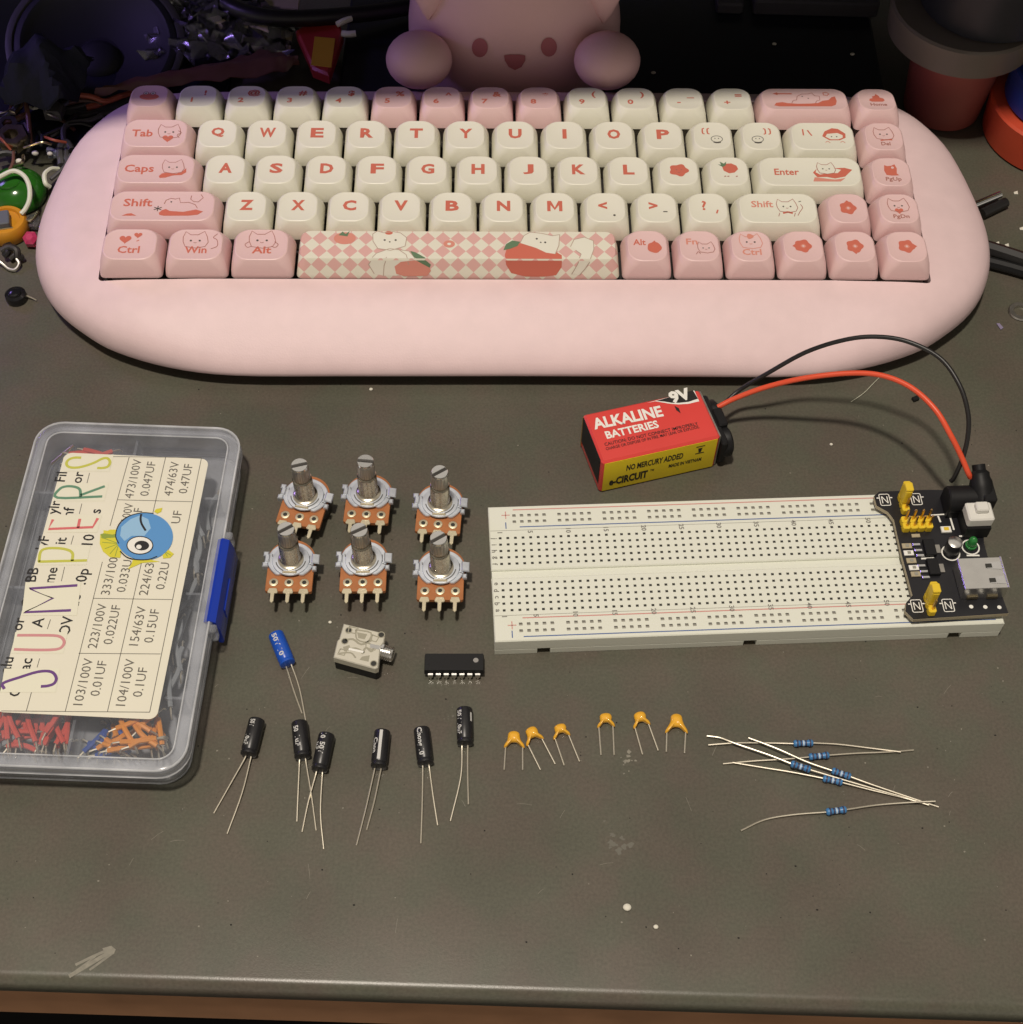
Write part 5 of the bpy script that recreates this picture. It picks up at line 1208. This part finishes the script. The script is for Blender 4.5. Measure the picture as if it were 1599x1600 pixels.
for i in range(15):
    row_ = []
    for j in range(15):
        u_, v_ = i / 14 * 2 - 1, j / 14 * 2 - 1
        row_.append((cc.x + u_ * 15 + v_ * 3 + rr_.uniform(-.8, .8), cc.y + v_ * 14 - u_ * 2 + rr_.uniform(-.8, .8), 30 + 7 * math.cos(u_ * 2.2) * math.cos(v_ * 2.0) + 2.2 * math.sin(u_ * 6 + v_ * 4) - 10 * max(abs(u_), abs(v_)) ** 4))
    Pn.append(row_)
a.loft(Pn, 'cloth_navy', None, False, False, False)
lo = [[(x, y, z - 1.2) for x, y, z in r_] for r_ in Pn]; a.loft(lo, 'cloth_navy', None, False, False, False)
one(a, 'folded_cloth', 'dark navy cloth scrap lying over the left side of the loudspeaker', 'cloth')
def crumple(px, py, z, wx, wy, amp, m, name, label, cat, seed, rot=0.0, nn=20, grp=None):
    r_ = random.Random(seed); c = at(px, py, z); a = MB(); rows_ = []
    for i in range(nn):
        ro = []
        for j in range(nn):
            u_, v_ = i / (nn - 1) * 2 - 1, j / (nn - 1) * 2 - 1
            x, y = u_ * wx / 2 + r_.uniform(-.06, .06) * wx, v_ * wy / 2 + r_.uniform(-.06, .06) * wy
            ro.append((c.x + x * math.cos(rot) - y * math.sin(rot), c.y + x * math.sin(rot) + y * math.cos(rot), z + amp * (r_.random() - .2) * (1.1 - .5 * max(abs(u_), abs(v_))) + amp * .8 * (1 - u_ * u_) * (1 - v_ * v_)))
        rows_.append(ro)
    a.loft(rows_, m, None, False, False, False); a.loft([[(x, y, z_ - .5) for x, y, z_ in q_] for q_ in rows_], m, None, False, False, False)
    return one(a, name, label, cat, grp, sharp=70)
crumple(345, 48, 8, 62, 40, 9, 'clear_bag', 'plastic_bag', 'crumpled clear plastic bag between the loudspeaker and the red packet', 'plastic bag', 5, .1)
def flat(pts, z, h, m, name, label, cat, tilt=0.0):
    a = MB(); P = [at(*p, z) for p in pts]; c = sum(P, Vector()) / len(P)
    a.prism([(p.x - c.x, p.y - c.y) for p in P], 0, h, m, bev=h * .2, M=Matrix.Translation((c.x, c.y, z)) @ Matrix.Rotation(tilt, 4, 'X'))
    return one(a, name, label, cat)
flat([(345, 68), (400, 74), (440, 74), (440, 38), (460, 38), (452, 92), (395, 86)], 7, 1.0, 'scrap_pale', 'paper_scrap', 'pale L shaped paper scrap showing through the plastic bag', 'paper scrap')
flat([(376, 32), (392, 30), (418, 40), (420, 52), (404, 46), (380, 44)], 14, 1.0, 'scrap_pale', 'paper_scrap', 'small pale yellow paper scrap on the plastic bag', 'paper scrap')
flat([(328, 30), (342, 26), (366, 44), (336, 37)], 15, 1.0, 'scrap_pale', 'paper_scrap', 'small pale pointed paper scrap left of the yellow one', 'paper scrap')
flat([(385, 0), (470, -4), (466, 16), (432, 14), (400, 8)], 12, 1.0, 'scrap_pale', 'paper_scrap', 'pale paper scrap at the top behind the thick black cable', 'paper scrap')
a = MB(); a.tube([at(*q_) for q_ in [(300, -40, 16), (338, -8, 18), (370, 14, 19), (420, 27, 19), (480, 28, 17), (560, 22, 14), (640, 10, 12), (700, -10, 12)]], 3.6, 'wire_black', 14); one(a, 'power_cable', 'thick black cable sagging across the clutter behind the keyboard', 'cable')
a = MB(); a.tube([at(*q_) for q_ in [(286, 62, 10), (320, 62, 12), (345, 70, 12), (362, 84, 10)]], .8, 'wire_black', 8); a.ball(at(365, 84, 10), 2.4, 'black_plastic', 12, 8); one(a, 'cable_end', 'thin black wire ending in a small knob beside the plastic bag', 'cable')
# red packet with yellow label and pale wires
P0 = at(500, 70, 12); PK = thing('red_packet', 'small dark red packet with a yellow label and pale wire ends', 'packet', (P0.x, P0.y, 7))
a = MB(); ptl = [at(*p, 13) - P0 for p in [(462, 46), (474, 38), (530, 32), (536, 50), (514, 116), (488, 106), (478, 82)]]
a.prism([(p.x, p.y) for p in ptl], 0, 6, 'packet_red', bev=1.0); a.build('packet_body', PK)
a = MB(); ptl = [at(*p, 13) - P0 for p in [(492, 58), (524, 61), (518, 106), (486, 102)]]; a.prism([(p.x, p.y) for p in ptl], 6.02, 6.5, 'packet_yellow', bev=.1); a.build('yellow_label', PK)
a = MB()
for L in ([(526, 38, 14), (536, 33, 15), (549, 28, 15)], [(534, 52, 13), (545, 53, 13), (556, 52, 13)]): a.tube([at(*q_) - P0 + Vector((0, 0, 5)) for q_ in L], 1.4, 'white_wire', 8)
a.build('wire_end', PK)
# crinkled brown film and copper coloured wires
a = MB(); rows_ = []; rw_ = random.Random(4)
wp = smooth_path([(150, 146, 1.2), (200, 134, 1.8), (250, 124, 3.0), (300, 116, 4.6), (360, 107, 6.4), (410, 99, 7.6), (440, 97, 5.6), (466, 96, 1)], 3)
for i, q_ in enumerate(wp):
    c = at(q_.x, q_.y, 11); rows_.append([(c.x - t_ * q_.z * .25 + rw_.uniform(-.6, .6), c.y + t_ * q_.z + rw_.uniform(-.5, .5), 11 + 2.4 * math.cos(t_ * 1.6) + rw_.uniform(-1.3, 1.3)) for t_ in (-1, -.6, -.2, .2, .6, 1)])
a.loft(rows_, 'brown_film', None, False, False, False); a.loft([[(x, y, z - .4) for x, y, z in r_] for r_ in rows_], 'brown_film', None, False, False, False)
one(a, 'wrapper', 'crinkled brown film wrapper tapering along the back of the keyboard', 'wrapper', sharp=70)
def wire(pts, r_, m, name, label, cat, grp=None):
    a = MB(); a.tube([at(*q_) for q_ in pts], r_, m, 8); return one(a, name, label, cat, grp)
wire([(36, 134, 14), (60, 142, 14), (100, 147, 13), (140, 150, 12), (165, 158, 10), (190, 150, 10)], 1.1, 'copper_wire', 'copper_wire', 'reddish wire running below the loudspeaker to the keyboard', 'wire')
wire([(36, 134, 14), (38, 150, 13), (43, 175, 12), (46, 205, 10), (48, 225, 8)], 1.0, 'brown_film', 'copper_wire', 'brown wire hanging down at the left of the clutter', 'wire')
wire([(135, 168, 6), (158, 162, 6), (185, 152, 6), (240, 135, 6)], 1.4, 'copper_wire', 'copper_wire', 'reddish wire tucked against the keyboard edge', 'wire')
# black sheet added so the shaded desk under the clutter stays dark
a = MB(); c = at(70, 190, 0); a.box((c.x - 18, c.y + 62, 2.2), (185, 160, 4), 'monitor_black', r=6, bev=.8); one(a, 'dark_backing', 'black sheet added to darken the desk under the clutter left of the keyboard', 'sheet')
# little dark frames, gleaming bits
wire([(106, 262, 7), (104, 240, 7), (101, 198, 8), (140, 188, 8), (160, 180, 8)], 1.2, 'rim_grey', 'metal_bracket', 'dark grey bent bracket beside the left end of the keyboard', 'bracket')
wire([(96, 258, 7), (94, 232, 8), (104, 222, 8), (112, 234, 7)], 1.5, 'rim_grey', 'metal_bracket', 'thick grey bracket tip beside the white wire loop', 'bracket')
flat([(68, 172), (84, 165), (104, 176), (98, 192), (72, 190)], 8, 5, 'rim_grey', 'dark_box', 'small dark grey box under the reddish wire', 'box')
flat([(14, 172), (24, 178), (36, 160), (37, 166), (25, 181), (16, 178)], 12, 1.6, 'brass', 'foil_scrap', 'bright v shaped brass foil scrap at the left edge', 'foil scrap')
def nut(px, py, z, r_, m, name, label, cat, h=4):
    c = at(px, py, z); a = MB(); a.lathe([(r_ * .5, 0), (r_, 0), (r_, h), (r_ * .5, h), (r_ * .5, 0)], m, TR(c.x, c.y, z), 6, False, False); return one(a, name, label, cat)
nut(22, 224, 7, 6.5, 'brass', 'brass_nut', 'dull brass hexagonal nut among the clutter above the green lens', 'nut', 5)
nut(15, 203, 7, 4.5, 'dark_metal', 'steel_nut', 'dark steel nut behind the brass nut', 'nut', 4)
for i, (px, py, r_) in enumerate(((58, 157, 1.0), (55, 239, 1.1), (30, 252, 1.2), (96, 124, 1.0), (78, 240, .9))):
    a = MB(); c = at(px, py, 8 if i != 3 else 16); a.ball(c, (r_ * 1.3, r_, r_), 'crumb_white', 10, 6); one(a, 'solder_bead', ('tiny pale bead under the reddish wire', 'tiny pale bead beside the brass nut', 'tiny pale bead above the green lens', 'tiny pale bead at the loudspeaker edge', 'tiny pale bead left of the grey bracket')[i], 'bead', 'pale beads in the clutter')
a = MB()
rj = random.Random(11)
for i in range(26):
    px, py = (rj.uniform(0, 100), rj.uniform(140, 262)) if i < 20 else (rj.uniform(100, 150), rj.uniform(150, 200)); c = at(px, py, rj.uniform(6, 10)); L = rj.uniform(4, 9); an = rj.uniform(0, PI)
    a = MB(); a.tube([c - Vector((math.cos(an), math.sin(an), .1)) * L, c, c + Vector((math.cos(an + .4), math.sin(an + .4), 0)) * L], rj.uniform(.6, 1.4), ('dark_metal', 'rim_grey', 'wire_black', 'grey_block', 'brown_film')[i % 5], 8)
    one(a, 'metal_scrap', 'dark bent metal scrap in the clutter left of the keyboard', 'metal scrap', 'dark metal scraps in the clutter')
rk = random.Random(5)
for i, (m_, nm_) in enumerate((('brass', 'brass coloured'), ('copper_wire', 'reddish'), ('tin_rough', 'silvery'), ('white_wire', 'pale'), ('brass', 'brass coloured'), ('tin_rough', 'silvery'), ('copper_wire', 'reddish'), ('tin_rough', 'silvery'))):
    px, py = rk.uniform(4, 92), rk.uniform(150, 255); z = rk.uniform(9, 13); an = rk.uniform(0, PI); L = rk.uniform(10, 26)
    wire([(px - L * math.cos(an), py - L * .7 * math.sin(an), z), (px + rk.uniform(-6, 6), py + rk.uniform(-6, 6), z + 2), (px + L * math.cos(an), py + L * .7 * math.sin(an), z - 1)], rk.uniform(.35, .7), m_, 'wire_offcut', nm_ + ' wire offcut curling in the dark clutter left of the keyboard', 'wire scrap', nm_ + ' wire offcuts in the clutter')
# green lens with white wire
c = at(26, 300, 3); GL = thing('green_lens', 'round translucent green plastic lens beside the left end of the keyboard', 'lens', (c.x, c.y, 0))
a = MB(); a.lathe([(10, .2), (11.4, 1), (11.8, 3), (11.2, 5.6), (9.2, 8.2), (6, 10), (2.6, 10.8), (.1, 11)], 'gem_green', None, 40); a.build('dome', GL)
a = MB(); a.lathe([(4.8, 10.35), (4.6, 10.9), (4.0, 10.95), (3.9, 10.7)], 'gem_green', TR(-1, -1.5, -.2), 24, False, False); a.build('ring', GL)
wire([(-14, 286, 12), (4, 274, 14), (22, 267, 15), (38, 275, 14.5), (46, 292, 13), (46, 312, 11), (40, 326, 9), (33, 334, 8)], .95, 'white_wire', 'white_wire', 'pale wire arching over the green lens', 'wire')
wire([(92, 264, 6), (80, 264, 8), (70, 272, 9), (71, 286, 8), (78, 292, 6)], .95, 'white_wire', 'white_wire', 'pale wire loop tucked against the keyboard edge', 'wire')
# orange motor cover with grey block
c = at(10, 352, 4); OM = thing('orange_part', 'round orange plastic part holding a grey block at the left edge', 'plastic part', (c.x, c.y, 0))
a = MB(); a.lathe([(6, .1), (8.0, .5), (8.4, 2), (8.4, 6), (7.6, 7.2), (6.0, 7.4), (5.6, 6.4)], 'motor_orange', None, 32); a.build('ring', OM)
a = MB(); a.box((-1.6, -1.4, 7.5), (8, 7.5, 5.0), 'grey_block', r=.8, bev=.4, M=Matrix.Rotation(.25, 4, 'Z')); a.build('grey_block', OM)
a = MB(); a.box((.4, -5.6, 6.6), (5.6, .6, 2.6), 'brass', bev=.2, M=Matrix.Rotation(.25, 4, 'Z')); a.build('brass_strip', OM)
for i, (px, py, m_, nm, lb2) in enumerate(((49, 374, 'gem_pink', 'pink_gem', 'small bright pink plastic gem against the keyboard edge'), (54, 347, 'clear_bag', 'clear_gem', 'small clear plastic shard above the pink gem'))):
    c = at(px, py, 3); a = MB(); a.lathe([(1.2, -2.9), (3.2, -.8), (3.0, 1.6), (1.4, 2.8)], m_, TR(c.x, c.y, 3) @ Matrix.Rotation(.4, 4, 'X'), 6); one(a, nm, lb2, 'gem', sharp=5)
wire([(28, 334, 6), (36, 341, 6), (46, 345, 6), (54, 340, 6), (60, 330, 6)], .5, 'brass', 'thin_wire', 'thin brass coloured wire below the green lens', 'wire')
for i, L in enumerate(([(-6, 405, 3), (4, 412, 2), (14, 420, 1.2), (24, 421, 1.2), (30, 412, 2), (26, 404, 3)], [(2, 392, 4), (14, 386, 5), (26, 390, 5), (28, 402, 3), (36, 402, 2)], [(6, 400, 3), (12, 394, 4), (8, 386, 4), (16, 382, 3)], [(16, 405, 2), (24, 398, 3), (34, 400, 2.4)])):
    wire(L, (.7, 1.3, 1.2, 1.0)[i], ('tin_rough', 'dark_metal', 'wire_black', 'dark_metal')[i], 'lead_scrap', ('shiny curved wire offcut at the left desk edge', 'dark bent lead piece below the orange part', 'black bent lead piece touching the orange part', 'short dark lead piece pointing at the keyboard')[i], 'wire scrap')
# black knob with a pin
c = at(27, 468, 0); KN = thing('buzzer', 'glossy small black round buzzer lying on the desk left of the keyboard', 'buzzer', (c.x, c.y, 0))
a = MB(); a.lathe([(3.0, .05), (3.9, .5), (4.1, 1.5), (3.9, 3.2), (3.0, 3.9)], 'black_gloss', None, 28); a.lathe([(2.4, 3.7), (2.2, 4.8), (1.2, 5.2), (.1, 5.2)], 'black_gloss', TR(.2, -.6), 20); a.build('housing', KN)
a = MB(); a.tube([(3.4, .6, 2.0), (5.6, .0, 1.4), (7.6, -.6, .6)], .3, 'lead_wire', 6); a.build('pin', KN)

# right side
a = MB(); b0, b1 = at(1520, 322, 4), at(1563, 304, 4); a.tube([b0, b0.lerp(b1, .5), b1], 1.5, 'steel_bright', 14); one(a, 'metal_rod', 'shiny metal rod sticking out behind the right end of the keyboard', 'rod')
a = MB(); b0, b1 = at(1535, 334, 2.2), at(1572, 316, 2.2); a.tube([b0, b0.lerp(b1, .5), b1], 2.1, 'wire_black', 12); one(a, 'black_sleeve', 'black rubber sleeve lying along the metal rod', 'sleeve')
wire([(1530, 384, 4), (1560, 393, 4), (1600, 406, 4), (1660, 425, 4)], 3.1, 'wire_black', 'charging_cable', 'upper of two black cables leaving the right end of the keyboard', 'cable')
wire([(1530, 406, 3), (1560, 413, 3), (1600, 424, 3), (1660, 442, 3)], 2.2, 'black_plastic', 'charging_cable', 'lower and thinner of two black cables leaving the right end of the keyboard', 'cable')
c = at(1595, 488, 0); a = MB(); a.loft([[(c.x + r_ * math.cos(2 * PI * i / 32), c.y + r_ * math.sin(2 * PI * i / 32), z) for i in range(32)] for r_, z in ((2.6, .1), (4.6, .1), (4.8, .5), (4.4, 1.0), (2.8, 1.0), (2.6, .1))], 'tin_rough', None, False, False); one(a, 'washer', 'metal washer at the right edge of the desk', 'washer')
flat([(1557, 506), (1562, 506), (1568, 513), (1564, 516)], .1, .5, 'flake_purple', 'plastic_flake', 'tiny purple flake near the washer', 'flake')
for i, (px, py) in enumerate(((1596, 358), (1573, 384), (1558, 381), (1587, 302))):
    flat([(px - 3, py - 1), (px + 3, py - 3), (px + 4, py + 2), (px - 2, py + 2)], .1 if i != 1 and i != 2 else .2, .5, 'crumb_white', 'paper_flake', ('tiny pale flake above the black cables at the right edge', 'tiny pale flake touching the upper black cable', 'smaller pale flake beside the keyboard and upper cable', 'tiny pale flake beside the bright red disc')[i], 'flake')
flat([(1424, 624), (1433, 620), (1436, 626), (1428, 629)], .1, 1.4, 'black_plastic', 'plastic_crumb', 'tiny black crumb under the red wire arch', 'crumb')
for i, (px, py) in enumerate(((1210, 70), (1332, 86), (1021, 115))):
    c = at(px, py, 6); a = MB(); a.ball((c.x, c.y, 6.6), (1.1, .7, .6), 'crumb_white', 8, 6); one(a, 'crumb', ('tiny pale crumb on the black base near its middle', 'largest pale crumb on the right of the black base', 'faint crumb on the black base near the figurine paw')[i], 'crumb', 'crumbs on the black base')
# specks, crumbs and scuffs on the desk
sp_ = [(980, 1419, 1.25, 'white round crumb on the bare front of the desk'), (1025, 1449, .75, 'smaller pale crumb right of the white round one'), (580, 609, .7, 'tiny white crumb in front of the keyboard'), (1299, 695, .6, 'tiny pale crumb between the battery and the wire arch'), (516, 973, .6, 'tiny pale crumb just left of the audio jack')]
for px, py, r_, lb2 in sp_:
    c = at(px, py, 0); a = MB(); a.ball((c.x, c.y, r_ * .5), (r_, r_ * .9, r_ * .55), 'crumb_white', 12, 8); one(a, 'crumb', lb2, 'crumb', 'crumbs on the desk')
a = MB(); rd = random.Random(21)
def smear(pts, z=.05): a.poly([(at(*p).x, at(*p).y) for p in pts], 'smear', None, z)
for p0, p1, w_ in (((175, 1486), (108, 1526), 1.2), ((170, 1484), (118, 1508), .8), ((178, 1488), (140, 1516), .7), ((150, 1494), (112, 1522), .5)):
    A, B_ = at(*p0), at(*p1); a.line([(A.x, A.y), ((A.x + B_.x) / 2 + .5, (A.y + B_.y) / 2 + .4), (B_.x, B_.y)], w_, 'smear', None, .05 + .01 * rd.random(), 3)
smear([(160, 1482), (174, 1478), (181, 1484), (178, 1491), (166, 1494)], .08)
def blot(px, py, R_, n, m_):
    c = at(px, py)
    for k in range(n):
        x, y = c.x + rd.gauss(0, R_), c.y + rd.gauss(0, R_ * .9); r_ = rd.uniform(.15, .5) * R_
        ph = rd.uniform(0, 6); a.poly([(x + r_ * (1 + .4 * math.sin(3 * q_ + ph)) * math.cos(q_) * rd.uniform(.7, 1.3), y + r_ * (1 + .3 * math.sin(2 * q_ + ph)) * math.sin(q_)) for q_ in [2 * PI * i / 12 for i in range(12)]], m_, None, .045 + .004 * k)
blot(981, 1183, 1.3, 9, 'smear'); blot(979, 1209, .6, 3, 'smear'); blot(960, 1312, 2.2, 12, 'smear_faint'); blot(1318, 1238, .5, 3, 'smear_faint'); blot(1336, 1238, .5, 3, 'smear_faint'); blot(700, 1125, 1.0, 4, 'smear_faint')
a.build('scuff_marks', desk, flip=False)
a = MB()
for i in range(280):
    px, py = rd.uniform(-20, 1620), rd.uniform(600, 1500); c = at(px, py); r_ = rd.choice((.12, .16, .2, .28))
    a.poly([(c.x + r_ * math.cos(k * 1.05) * rd.uniform(.6, 1.6), c.y + r_ * math.sin(k * 1.05)) for k in range(6)], 'smear' if rd.random() < .5 else 'floor_black', None, .04)
for i in range(26):
    px, py = rd.uniform(100, 1560), rd.uniform(1030, 1480); c = at(px, py); an = rd.uniform(0, PI); L = rd.uniform(1.5, 5)
    a.line([(c.x, c.y), (c.x + L * .5 * math.cos(an), c.y + L * .5 * math.sin(an) + .2), (c.x + L * math.cos(an), c.y + L * math.sin(an))], .1, 'smear', None, .045, 3)
o = a.build('desk_dust', None, flip=False); o['kind'] = 'stuff'; tag(o, 'fine pale and dark dust specks scattered over the desk', 'dust')
a = MB(); a.tube([at(*q_) for q_ in [(1330, 628, .5), (1350, 614, .6), (1366, 598, .6), (1374, 590, .5)]], .09, 'white_wire', 5); one(a, 'hair', 'fine pale hair on the desk under the wire arch', 'hair')
